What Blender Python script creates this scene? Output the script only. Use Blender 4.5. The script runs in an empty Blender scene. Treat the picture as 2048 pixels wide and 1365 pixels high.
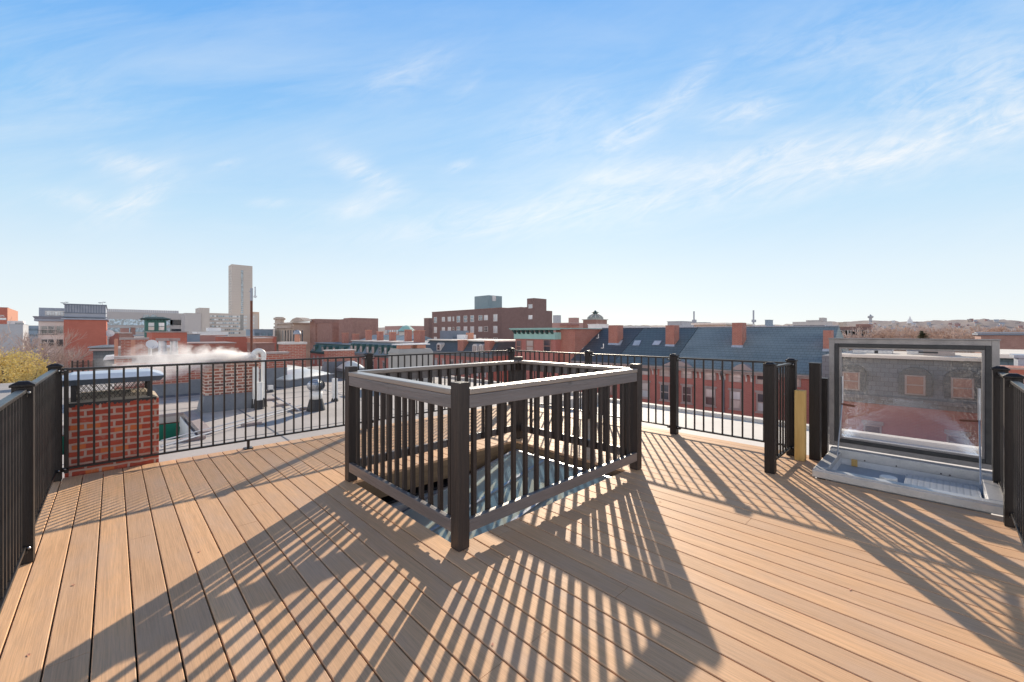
import bpy, math, random
from mathutils import Vector, noise as mnoise
random.seed(7)
R=math.radians
S=bpy.context.scene
C=S.collection
F=826.0; H=1.42; HY=665.0          # focal length in photo pixels, eye height, horizon row
CA,SA=0.7193,0.6949
# world axes: X runs along the joists (toward the street), Y along the deck boards, Z up; deck surface z=0
# ------------------------------------------------------------------ measuring helpers
def ray(px):
    k=(px-1024)/F
    return CA*k+SA, CA-SA*k
def pt(px,py,d):
    a,b=ray(px); return (a*d,b*d,H+(HY-py)/F*d)
def gnd(px,py,z=0.0):
    d=F*(H-z)/(py-HY); a,b=ray(px); return (a*d,b*d,z)
def onx(px,x):                       # plane X=x : (y,depth)
    a,b=ray(px); d=x/a; return b*d,d
def ony(px,y):
    a,b=ray(px); d=y/b; return a*d,d
def zat(py,d): return H+(HY-py)/F*d
# ------------------------------------------------------------------ materials
MATS={}
class NT:
    def __init__(s,name):
        s.m=bpy.data.materials.new(name); s.m.use_nodes=True; s.t=s.m.node_tree
        s.t.nodes.clear(); s.out=s.add('ShaderNodeOutputMaterial')
    def add(s,ty,**kw):
        n=s.t.nodes.new(ty)
        for k,v in kw.items(): setattr(n,k,v)
        return n
    def link(s,a,b): s.t.links.new(a,b)
    def val(s,sock,v):
        if hasattr(v,'is_output'): s.link(v,sock)
        else: sock.default_value=v
    def math(s,op,a,b=0.0,c=0.0,clamp=False):
        n=s.add('ShaderNodeMath',operation=op); n.use_clamp=clamp
        s.val(n.inputs[0],a); s.val(n.inputs[1],b); s.val(n.inputs[2],c); return n.outputs[0]
    def mix(s,f,a,b,bt='MIX'):
        n=s.add('ShaderNodeMix',data_type='RGBA',blend_type=bt)
        s.val(n.inputs[0],f)
        for sk,v in ((n.inputs[6],a),(n.inputs[7],b)):
            if not hasattr(v,'is_output'): v=(*v,1) if len(v)==3 else v
            s.val(sk,v)
        return n.outputs[2]
    def ramp(s,f,stops):
        n=s.add('ShaderNodeValToRGB'); cr=n.color_ramp
        while len(cr.elements)<len(stops): cr.elements.new(0.5)
        for e,(p,c) in zip(cr.elements,stops):
            e.position=p; e.color=(c,c,c,1) if isinstance(c,(int,float)) else (*c,1)
        s.val(n.inputs[0],f); return n.outputs[0]
    def coords(s,scale=(1,1,1),kind='Object',loc=(0,0,0)):
        tc=s.add('ShaderNodeTexCoord'); mp=s.add('ShaderNodeMapping')
        mp.inputs['Scale'].default_value=scale; mp.inputs['Location'].default_value=loc
        s.link(tc.outputs[kind],mp.inputs[0]); return mp.outputs[0]
    def noise(s,vec,scale=5,detail=4,rough=0.55,dist=0.0):
        n=s.add('ShaderNodeTexNoise'); s.link(vec,n.inputs['Vector'])
        n.inputs['Scale'].default_value=scale; n.inputs['Detail'].default_value=detail
        n.inputs['Roughness'].default_value=rough; n.inputs['Distortion'].default_value=dist
        return n.outputs[0]
    def bsdf(s,col,rough=0.6,metal=0.0,spec=0.5,bump=None,bstr=0.3,bdist=0.01):
        p=s.add('ShaderNodeBsdfPrincipled')
        if not hasattr(col,'is_output'): col=(*col,1)
        s.val(p.inputs['Base Color'],col); s.val(p.inputs['Roughness'],rough)
        s.val(p.inputs['Metallic'],metal); p.inputs['Specular IOR Level'].default_value=spec
        if bump is not None:
            b=s.add('ShaderNodeBump'); b.inputs['Strength'].default_value=bstr
            b.inputs['Distance'].default_value=bdist; s.link(bump,b.inputs['Height'])
            s.link(b.outputs[0],p.inputs['Normal'])
        s.link(p.outputs[0],s.out.inputs[0]); return p
def pmat(name,c1,c2=None,scale=4,rough=0.65,metal=0.0,spec=0.4,bump=0.2,stretch=(1,1,1),bdist=0.01,fine=40):
    if name in MATS: return MATS[name]
    n=NT(name); c2=c2 or tuple(x*0.75 for x in c1)
    v=n.coords(stretch); a=n.noise(v,scale,5); b=n.noise(v,scale*fine/4,3)
    f=n.math('ADD',n.math('MULTIPLY',a,0.75),n.math('MULTIPLY',b,0.25))
    f=n.ramp(f,[(0.33,0.0),(0.66,1.0)])
    col=n.mix(f,c1,c2)
    n.bsdf(col,n.math('ADD',n.math('MULTIPLY',f,0.12),rough-0.06),metal,spec,b,bump,bdist)
    MATS[name]=n.m; return n.m
def wall_uv(n,scale=1.0):
    tc=n.add('ShaderNodeTexCoord'); g=n.add('ShaderNodeNewGeometry')
    so=n.add('ShaderNodeSeparateXYZ'); n.link(tc.outputs['Object'],so.inputs[0])
    sn=n.add('ShaderNodeSeparateXYZ'); n.link(g.outputs['Normal'],sn.inputs[0])
    ax=n.math('ABSOLUTE',sn.outputs[0]); ay=n.math('ABSOLUTE',sn.outputs[1])
    f=n.math('GREATER_THAN',ax,ay)
    u=n.math('ADD',n.math('MULTIPLY',so.outputs[1],f),n.math('MULTIPLY',so.outputs[0],n.math('SUBTRACT',1.0,f)))
    cv=n.add('ShaderNodeCombineXYZ'); n.link(u,cv.inputs[0]); n.link(so.outputs[2],cv.inputs[1])
    return cv.outputs[0],tc.outputs['Object'],so
def brick(name,c1,c2,mortar,bw=0.213,rh=0.0667,ms=0.011,bstr=0.6,dirt=0.35,c3=None,smear=0.0):
    if name in MATS: return MATS[name]
    n=NT(name); uv,obj,so=wall_uv(n)
    wob=n.noise(obj,9,3)
    wv=n.add('ShaderNodeVectorMath',operation='ADD')
    cw=n.add('ShaderNodeCombineXYZ'); wo=n.math('MULTIPLY',n.math('SUBTRACT',wob,0.5),ms*1.7)
    n.link(wo,cw.inputs[0]); n.link(wo,cw.inputs[1]); n.link(uv,wv.inputs[0]); n.link(cw.outputs[0],wv.inputs[1])
    b=n.add('ShaderNodeTexBrick'); n.link(wv.outputs[0],b.inputs['Vector'])
    b.inputs['Scale'].default_value=1.0; b.inputs['Brick Width'].default_value=bw
    b.inputs['Row Height'].default_value=rh; b.inputs['Mortar Size'].default_value=ms
    b.inputs['Mortar Smooth'].default_value=0.25; b.inputs['Bias'].default_value=-0.1
    b.inputs['Color1'].default_value=(*c1,1); b.inputs['Color2'].default_value=(*c2,1); b.inputs['Mortar'].default_value=(*mortar,1)
    big=n.noise(obj,1.3,4); fine=n.noise(obj,35,3)
    col=b.outputs['Color']
    if c3:   # a few odd-coloured bricks
        # random per brick from the snapped coordinate
        sx=n.add('ShaderNodeSeparateXYZ'); n.link(wv.outputs[0],sx.inputs[0])
        row=n.math('FLOOR',n.math('DIVIDE',sx.outputs[1],rh))
        off=n.math('MULTIPLY',n.math('MODULO',row,2.0),bw*0.5)
        cx=n.math('FLOOR',n.math('DIVIDE',n.math('ADD',sx.outputs[0],off),bw))
        cc=n.add('ShaderNodeCombineXYZ'); n.link(cx,cc.inputs[0]); n.link(row,cc.inputs[1])
        wn=n.add('ShaderNodeTexWhiteNoise'); n.link(cc.outputs[0],wn.inputs[0])
        odd=n.math('MULTIPLY',n.math('GREATER_THAN',wn.outputs[0],0.9),n.math('SUBTRACT',1.0,b.outputs['Fac']))
        col=n.mix(odd,col,c3)
    col=n.mix(n.math('MULTIPLY',n.ramp(big,[(0.4,0.0),(0.7,1.0)]),dirt),col,tuple(x*0.55 for x in c1))
    col=n.mix(n.math('MULTIPLY',fine,0.25),col,tuple(min(1,x*1.35) for x in c1))
    if smear>0:
        sm=n.ramp(n.noise(obj,14,5,0.7),[(0.56,0.0),(0.64,1.0)])
        col=n.mix(n.math('MULTIPLY',sm,smear),col,mortar)
    h=n.math('ADD',n.math('MULTIPLY',n.math('SUBTRACT',1.0,b.outputs['Fac']),1.0),n.math('MULTIPLY',fine,0.25))
    n.bsdf(col,0.85,0,0.25,h,bstr,0.008)
    MATS[name]=n.m; return n.m
def woodmat(name,c1,c2,axis,rough=0.55,spec=0.4,knots=True):
    if name in MATS: return MATS[name]
    n=NT(name); st=[14,14,14]; st[axis]=0.9
    v=n.coords(tuple(st)); tc=n.add('ShaderNodeTexCoord')
    oi=n.add('ShaderNodeObjectInfo')
    a=n.noise(v,1.4,6,0.62,0.6); fine=n.noise(v,9,3,0.6)
    big=n.noise(tc.outputs['Object'],2.5,3)
    f=n.ramp(n.math('ADD',n.math('MULTIPLY',a,0.7),n.math('MULTIPLY',fine,0.3)),[(0.36,0.0),(0.62,1.0)])
    col=n.mix(f,c1,c2)
    col=n.mix(n.math('MULTIPLY',big,0.5),col,tuple(x*0.6 for x in c1))
    col=n.mix(n.math('MULTIPLY',oi.outputs['Random'],0.3),col,tuple(x*1.4 for x in c2))
    if knots:
        kv=n.coords(tuple(3.2 if i!=axis else 2.1 for i in range(3)))
        vo=n.add('ShaderNodeTexVoronoi'); n.link(kv,vo.inputs['Vector']); vo.inputs['Scale'].default_value=1.1
        k=n.ramp(vo.outputs['Distance'],[(0.035,1.0),(0.10,0.0)])
        col=n.mix(n.math('MULTIPLY',k,0.8),col,tuple(x*0.25 for x in c1))
    n.bsdf(col,n.math('ADD',n.math('MULTIPLY',f,0.15),rough-0.07),0,spec,n.math('ADD',f,fine),0.35,0.004)
    MATS[name]=n.m; return n.m
def deckmat():
    n=NT('composite_decking'); tc=n.add('ShaderNodeTexCoord')
    so=n.add('ShaderNodeSeparateXYZ'); n.link(tc.outputs['Object'],so.inputs[0])
    idx=n.math('FLOOR',n.math('DIVIDE',n.math('ADD',so.outputs[0],0.213),0.1429))
    wn=n.add('ShaderNodeTexWhiteNoise',noise_dimensions='1D'); n.link(idx,wn.inputs['W'])
    off=n.math('MULTIPLY',wn.outputs[0],37.0)
    cv=n.add('ShaderNodeCombineXYZ'); n.link(so.outputs[0],cv.inputs[0]); n.link(n.math('ADD',so.outputs[1],off),cv.inputs[1])
    n.link(off,cv.inputs[2])
    def sc(x,y):
        m=n.add('ShaderNodeMapping'); m.inputs['Scale'].default_value=(x,y,1); n.link(cv.outputs[0],m.inputs[0]); return m.outputs[0]
    streak=n.noise(sc(26,0.9),1.0,6,0.65,0.4)
    fine=n.noise(sc(230,4.5),1.0,3,0.7)
    blot=n.noise(sc(3.0,1.4),1.0,4,0.6)
    lines=n.noise(sc(420,0.8),1.0,2,0.6)
    col=n.mix(n.ramp(streak,[(0.30,0.0),(0.72,1.0)]),(0.91,0.55,0.30),(0.72,0.425,0.228))
    col=n.mix(n.math('MULTIPLY',wn.outputs[0],0.62),col,(0.53,0.335,0.205))
    col=n.mix(n.math('MULTIPLY',n.ramp(fine,[(0.40,0.0),(0.7,1.0)]),0.5),col,(0.34,0.215,0.135))
    col=n.mix(n.math('MULTIPLY',n.ramp(blot,[(0.45,0.0),(0.72,1.0)]),0.42),col,(0.56,0.42,0.33))
    sp=n.noise(tc.outputs['Object'],180,2,0.8)
    col=n.mix(n.math('MULTIPLY',n.ramp(sp,[(0.58,0.0),(0.68,1.0)]),0.2),col,(0.8,0.62,0.44))
    st=n.ramp(n.noise(tc.outputs['Object'],11,5,0.7),[(0.66,0.0),(0.74,1.0)])
    col=n.mix(n.math('MULTIPLY',st,0.22),col,(0.34,0.25,0.19))
    h=n.math('ADD',n.math('MULTIPLY',lines,0.8),n.math('MULTIPLY',fine,0.6))
    n.bsdf(col,n.math('ADD',0.50,n.math('MULTIPLY',fine,0.2)),0,0.14,h,0.35,0.0022)
    return n.m
def slatemat(name,c1,c2,bw=0.3,rh=0.14,stain=0.3):
    if name in MATS: return MATS[name]
    n=NT(name); uv,obj,so=wall_uv(n)
    b=n.add('ShaderNodeTexBrick'); n.link(uv,b.inputs['Vector']); b.inputs['Scale'].default_value=1
    b.inputs['Brick Width'].default_value=bw; b.inputs['Row Height'].default_value=rh
    b.inputs['Mortar Size'].default_value=0.012; b.inputs['Mortar Smooth'].default_value=0.4
    b.inputs['Color1'].default_value=(*c1,1); b.inputs['Color2'].default_value=(*c2,1)
    b.inputs['Mortar'].default_value=(*[x*0.45 for x in c1],1)
    big=n.noise(n.coords((0.5,0.25,0.8)),1.2,5,0.65)
    col=n.mix(n.math('MULTIPLY',n.ramp(big,[(0.38,0.0),(0.7,1.0)]),stain),b.outputs['Color'],tuple(x*1.7 for x in c2))
    n.bsdf(col,0.6,0,0.4,b.outputs['Fac'],-0.4,0.02)
    MATS[name]=n.m; return n.m
def glassmat(name,c,rough=0.06,cur=None):
    if name in MATS: return MATS[name]
    n=NT(name); oi=n.add('ShaderNodeObjectInfo'); v=n.coords((0.9,0.9,0.7))
    f=n.ramp(n.noise(v,0.8,2,0.5,0.2),[(0.40,0.0),(0.62,1.0)])
    col=n.mix(n.math('MULTIPLY',f,oi.outputs['Random']),c,cur or tuple(min(1,x*3.5+0.05) for x in c))
    n.bsdf(col,rough,0,0.9); MATS[name]=n.m; return n.m

M={}
M['deck']=deckmat()
M['joist']=woodmat('raw_joist_lumber',(0.34,0.23,0.13),(0.2,0.13,0.075),0)
M['joist_y']=woodmat('raw_rim_lumber',(0.34,0.23,0.13),(0.2,0.13,0.075),1)
gw1,gw2=(0.048,0.035,0.031),(0.019,0.015,0.014)
M['gw_x']=woodmat('weathered_rail_lumber',(0.185,0.165,0.165),(0.095,0.084,0.085),0,0.36,0.8)
M['gw_y']=woodmat('weathered_side_rail_lumber',(0.185,0.165,0.165),(0.095,0.084,0.085),1,0.36,0.8)
M['gw_z']=woodmat('weathered_post_lumber',gw1,gw2,2,0.5,0.45)
def sheen(key,axis):
    m=woodmat('sun_glare_cap_lumber_'+'xy'[axis],(0.27,0.215,0.175),(0.17,0.135,0.112),axis,0.34,1.0)  # paler, coated copy of the rail lumber; sun glare on cap tops built in
    p=[q for q in m.node_tree.nodes if q.type=='BSDF_PRINCIPLED'][0]; p.inputs['Coat Weight'].default_value=1.0; p.inputs['Coat Roughness'].default_value=0.42
    M[key]=m
sheen('cap_x',0); sheen('cap_y',1)
M['pine']=woodmat('fresh_pine',(0.70,0.48,0.19),(0.55,0.34,0.11),2,0.6,0.3)
M['sleeve']=woodmat('dark_post_sleeve',(0.026,0.020,0.018),(0.011,0.009,0.009),2,0.45,0.28,False)
M['blackmetal']=pmat('black_powder_coat',(0.014,0.012,0.012),(0.024,0.021,0.02),12,0.36,0.0,0.4,0.1)
M['steel']=pmat('bright_bolt_steel',(0.6,0.6,0.6),(0.35,0.35,0.35),20,0.3,0.9)
M['galv']=pmat('galvanised_steel',(0.55,0.57,0.6),(0.36,0.38,0.42),9,0.38,0.75,0.5,0.1)
M['alum']=pmat('mill_aluminium',(0.60,0.60,0.60),(0.44,0.45,0.46),6,0.42,0.55,0.5,0.06)
M['alum_w']=pmat('pale_aluminium_curb',(0.72,0.74,0.76),(0.55,0.58,0.62),5,0.45,0.25,0.5,0.06)
M['gasket']=pmat('black_rubber_gasket',(0.035,0.035,0.037),(0.06,0.06,0.06),15,0.7)
M['whitepvc']=pmat('white_pvc',(0.80,0.80,0.78),(0.66,0.66,0.64),3,0.4)
M['membrane']=pmat('grey_roof_membrane',(0.52,0.475,0.44),(0.40,0.37,0.345),0.9,0.8,0,0.3,0.25,(1,1,1),0.02,60)
M['whiteroof']=pmat('pale_roof_coating',(0.80,0.74,0.66),(0.70,0.65,0.58),0.5,0.75,0,0.3,0.2)
M['flash']=pmat('dark_bitumen_flashing',(0.12,0.135,0.16),(0.20,0.215,0.24),2.5,0.6)
M['bitumen']=pmat('black_bitumen',(0.02,0.02,0.022),(0.045,0.045,0.05),5,0.5)
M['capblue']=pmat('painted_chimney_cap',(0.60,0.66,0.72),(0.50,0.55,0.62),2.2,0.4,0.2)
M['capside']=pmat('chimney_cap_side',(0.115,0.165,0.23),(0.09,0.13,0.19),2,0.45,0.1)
M['mortar']=pmat('mortar_crown',(0.50,0.42,0.32),(0.33,0.28,0.22),8,0.9,0,0.2,0.6)
M['mesh']=pmat('rusted_mesh',(0.05,0.045,0.043),(0.09,0.075,0.065),20,0.55,0.4)
M['brick_near']=brick('red_chimney_brick',(0.50,0.098,0.058),(0.37,0.066,0.042),(0.56,0.44,0.37),0.213,0.0667,0.0115,0.7,0.25,(0.66,0.19,0.065),0.22)
M['brick_old']=brick('old_chimney_brick',(0.34,0.125,0.085),(0.17,0.075,0.065),(0.60,0.53,0.46),0.213,0.0667,0.012,0.7,0.4,(0.10,0.06,0.06),0.8)
M['brick_wall']=brick('parapet_brick',(0.40,0.135,0.095),(0.30,0.10,0.075),(0.46,0.36,0.31),0.213,0.0667,0.010,0.5,0.3)
M['brick_far']=brick('rowhouse_brick',(0.43,0.16,0.135),(0.37,0.135,0.115),(0.42,0.24,0.21),0.22,0.075,0.010,0.2,0.3)
M['brick_red']=brick('tower_red_brick',(0.46,0.14,0.10),(0.41,0.125,0.09),(0.44,0.22,0.17),0.25,0.12,0.010,0.2,0.25)
M['brick_brown']=brick('apartment_brown_brick',(0.205,0.135,0.125),(0.18,0.118,0.11),(0.21,0.16,0.15),0.3,0.15,0.012,0.2,0.3)
M['brick_dull']=brick('hazy_dull_brick',(0.33,0.19,0.16),(0.27,0.155,0.135),(0.33,0.25,0.22),0.3,0.15,0.012,0.2,0.5)  # brick paled to stand in for distance haze
M['terra']=pmat('terracotta',(0.55,0.27,0.19),(0.47,0.22,0.15),4,0.8)
M['slate_blue']=slatemat('blue_grey_slate',(0.18,0.228,0.238),(0.205,0.25,0.258),0.3,0.17,0.35)
M['slate_dark']=slatemat('dark_slate',(0.075,0.092,0.108),(0.09,0.105,0.122),0.32,0.2,0.15)
M['slate_navy']=slatemat('navy_slate',(0.105,0.145,0.162),(0.122,0.16,0.178),0.32,0.2,0.15)
M['slate_grey']=slatemat('grey_mansard_slate',(0.13,0.14,0.155),(0.18,0.185,0.20),0.34,0.24,0.3)
M['mansard_blue']=pmat('blue_grey_mansard',(0.21,0.28,0.33),(0.15,0.20,0.25),1.5,0.6)
M['mansard_green']=pmat('green_mansard',(0.045,0.105,0.10),(0.065,0.14,0.13),2,0.55)
M['copper']=pmat('copper_patina',(0.34,0.56,0.51),(0.29,0.49,0.45),1.2,0.7)
M['copper_d']=pmat('dark_patina',(0.03,0.07,0.07),(0.05,0.1,0.1),2,0.7)
M['greenpaint']=pmat('green_painted_wood',(0.03,0.12,0.105),(0.04,0.15,0.13),2,0.5)
M['greenwell']=pmat('green_clapboard',(0.006,0.20,0.125),(0.004,0.13,0.085),2,0.5)
M['trim']=pmat('grey_stone_trim',(0.40,0.33,0.31),(0.33,0.27,0.26),3,0.7)
M['trimw']=pmat('pale_trim',(0.62,0.58,0.55),(0.52,0.49,0.47),3,0.7)
M['cream']=pmat('cream_stucco',(0.76,0.68,0.64),(0.70,0.63,0.60),0.8,0.8)
M['zinc']=pmat('zinc_cladding',(0.33,0.36,0.42),(0.29,0.32,0.38),1.5,0.5,0.2)
M['zincseam']=pmat('zinc_seam',(0.17,0.20,0.26),(0.15,0.18,0.22),1.5,0.5,0.2)
M['concrete']=pmat('pale_concrete',(0.52,0.48,0.46),(0.47,0.435,0.42),0.12,0.8,0,0.3,0.05)
M['concrete_l']=pmat('light_panel',(0.64,0.61,0.59),(0.58,0.56,0.55),0.12,0.8,0,0.3,0.05)
M['tower']=pmat('hotel_concrete',(0.56,0.50,0.45),(0.52,0.465,0.42),0.06,0.8,0,0.3,0.05)
M['towerlit']=pmat('sunlit_beige_panel',(0.60,0.46,0.36),(0.54,0.42,0.34),0.06,0.8)  # warmer copy of the tower concrete, sunlight put into its colour
M['beige']=pmat('sandstone',(0.50,0.42,0.35),(0.40,0.33,0.28),0.5,0.8)
M['stucco']=pmat('grey_stucco',(0.42,0.40,0.37),(0.35,0.335,0.315),1.5,0.85)
M['whitewash']=pmat('white_paint',(0.78,0.77,0.76),(0.68,0.67,0.67),1.5,0.6)
M['bluegrey']=pmat('blue_grey_siding',(0.24,0.31,0.385),(0.20,0.26,0.33),0.4,0.6)
M['penthouse']=pmat('teal_grey_panel',(0.22,0.30,0.33),(0.195,0.27,0.30),0.6,0.55)
M['hazebrick']=pmat('hazy_brick',(0.42,0.25,0.22),(0.36,0.22,0.20),0.1,0.8)  # this and the next grey carry distance haze in their base colour
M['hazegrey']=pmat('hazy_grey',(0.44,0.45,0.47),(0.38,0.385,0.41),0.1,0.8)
M['rust']=pmat('rusty_pipe',(0.20,0.075,0.045),(0.12,0.05,0.035),4,0.7,0.2)
M['win']=glassmat('window_glass',(0.035,0.042,0.052))
M['winlight']=glassmat('bright_window_glass',(0.40,0.44,0.47),0.1)
M['winblind']=glassmat('window_with_blind',(0.42,0.36,0.33),0.12)
M['terraglass']=glassmat('window_lit_by_facing_brick',(0.25,0.14,0.11),0.15,(0.45,0.30,0.26))  # reflected brick put into the glass colour
M['winteal']=glassmat('teal_window_glass',(0.10,0.16,0.20),0.08)
M['roofmix']=pmat('tar_and_gravel',(0.40,0.37,0.35),(0.30,0.28,0.27),0.4,0.85)
M['asphalt']=pmat('asphalt',(0.05,0.05,0.052),(0.065,0.065,0.065),0.5,0.9)
M['bark']=pmat('bark',(0.19,0.145,0.12),(0.12,0.095,0.08),5,0.9)
M['twig']=pmat('bare_twigs',(0.56,0.44,0.385),(0.46,0.36,0.32),0.5,0.9)
M['twig2']=pmat('russet_twigs',(0.56,0.39,0.30),(0.46,0.33,0.27),0.5,0.9)
M['evergreen']=pmat('pine_needles',(0.06,0.085,0.05),(0.10,0.11,0.055),0.6,0.8)
def leafmat():
    n=NT('yellow_leaves'); oi=n.noise(n.coords(),1.2,3); g=n.add('ShaderNodeNewGeometry')
    col=n.mix(g.outputs['Random Per Island'],(0.76,0.58,0.18),(0.84,0.70,0.36)); col=n.mix(n.math('MULTIPLY',oi,0.5),col,(0.50,0.38,0.13))
    d=n.add('ShaderNodeBsdfDiffuse'); n.link(col,d.inputs[0]); t=n.add('ShaderNodeBsdfTranslucent'); n.link(col,t.inputs[0])
    m=n.add('ShaderNodeMixShader'); m.inputs[0].default_value=0.35; n.link(d.outputs[0],m.inputs[1]); n.link(t.outputs[0],m.inputs[2])
    n.link(m.outputs[0],n.out.inputs[0]); return n.m
M['leaf']=leafmat()
def acrylic():
    n=NT('scratched_clear_acrylic')
    v=n.coords((1,1,1)); sw=n.noise(v,2.0,3,0.5,2.2); so=n.add('ShaderNodeSeparateXYZ'); n.link(v,so.inputs[0])
    wv=n.noise(n.coords((1,1.6,0.9)),3.2,4,0.6,5.5); scr=n.ramp(wv,[(0.485,0.0),(0.5,1.0),(0.515,0.0)])
    sp=n.ramp(n.noise(v,55,2,0.9),[(0.70,0.0),(0.74,1.0)])
    tr=n.add('ShaderNodeBsdfTransparent'); tr.inputs[0].default_value=(0.86,0.84,0.83,1)
    gl=n.add('ShaderNodeBsdfGlossy'); gl.inputs['Roughness'].default_value=0.06; gl.inputs[0].default_value=(0.62,0.78,1,1)
    b=n.add('ShaderNodeBump'); b.inputs['Strength'].default_value=0.35; b.inputs['Distance'].default_value=0.03
    n.link(sw,b.inputs['Height']); n.link(b.outputs[0],gl.inputs['Normal'])
    lo=n.ramp(so.outputs[2],[(0.30,1.0),(0.58,0.0)])  # blue-tinted gloss boosted low down to stand in for mirrored sky
    m=n.add('ShaderNodeMixShader'); n.link(n.math('ADD',n.math('MULTIPLY',lo,0.11),0.03),m.inputs[0])
    n.link(tr.outputs[0],m.inputs[1]); n.link(gl.outputs[0],m.inputs[2])
    df=n.add('ShaderNodeBsdfDiffuse'); df.inputs[0].default_value=(0.8,0.78,0.75,1)
    tl=n.add('ShaderNodeBsdfTranslucent'); tl.inputs[0].default_value=(0.8,0.76,0.7,1)
    dm=n.add('ShaderNodeMixShader'); dm.inputs[0].default_value=0.6; n.link(df.outputs[0],dm.inputs[1]); n.link(tl.outputs[0],dm.inputs[2])
    ey=n.math('ABSOLUTE',n.math('SUBTRACT',so.outputs[1],0.0)); edge=n.ramp(ey,[(0.22,0.15),(0.5,1.0)])
    m2=n.add('ShaderNodeMixShader')
    n.link(n.math('ADD',n.math('MULTIPLY',n.math('MULTIPLY',scr,edge),0.30),n.math('ADD',0.05,n.math('MULTIPLY',sp,0.20))),m2.inputs[0])
    n.link(m.outputs[0],m2.inputs[1]); n.link(dm.outputs[0],m2.inputs[2]); n.link(m2.outputs[0],n.out.inputs[0])
    return n.m
M['acrylic']=acrylic()
def tealglass():
    n=NT('teal_wired_skylight_glass'); v=n.coords()
    a=n.noise(v,2.5,4); col=n.mix(a,(0.62,0.64,0.53),(0.50,0.54,0.45)); w=n.noise(v,1.6,2)
    d=n.add('ShaderNodeBsdfDiffuse'); n.link(col,d.inputs[0]); g=n.add('ShaderNodeBsdfGlossy'); g.inputs['Roughness'].default_value=0.05; g.inputs[0].default_value=(1,.86,.58,1)
    m=n.add('ShaderNodeMixShader'); m.inputs[0].default_value=.17; n.link(d.outputs[0],m.inputs[1]); n.link(g.outputs[0],m.inputs[2]); n.link(m.outputs[0],n.out.inputs[0]); return n.m
M['tealglass']=tealglass()
def opal():
    n=NT('opal_acrylic_dome'); v=n.coords(); a=n.noise(v,2,4)
    col=n.mix(a,(0.72,0.73,0.70),(0.60,0.62,0.60)); n.bsdf(col,0.3,0,0.5); return n.m
M['opal']=opal()
def plate():
    n=NT('tread_plate'); tc=n.coords((24,24,24)); ch=n.add('ShaderNodeTexVoronoi',distance='CHEBYCHEV'); n.link(tc,ch.inputs['Vector']); ch.inputs['Scale'].default_value=1.0; ch.inputs['Randomness'].default_value=0.0
    f=n.ramp(ch.outputs['Distance'],[(0.2,1.0),(0.4,0.0)])
    n.bsdf(n.mix(f,(0.38,0.42,0.47),(0.62,0.65,0.69)),0.35,0.5,0.5,f,0.6,0.004); return n.m
M['plate']=plate()
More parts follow.
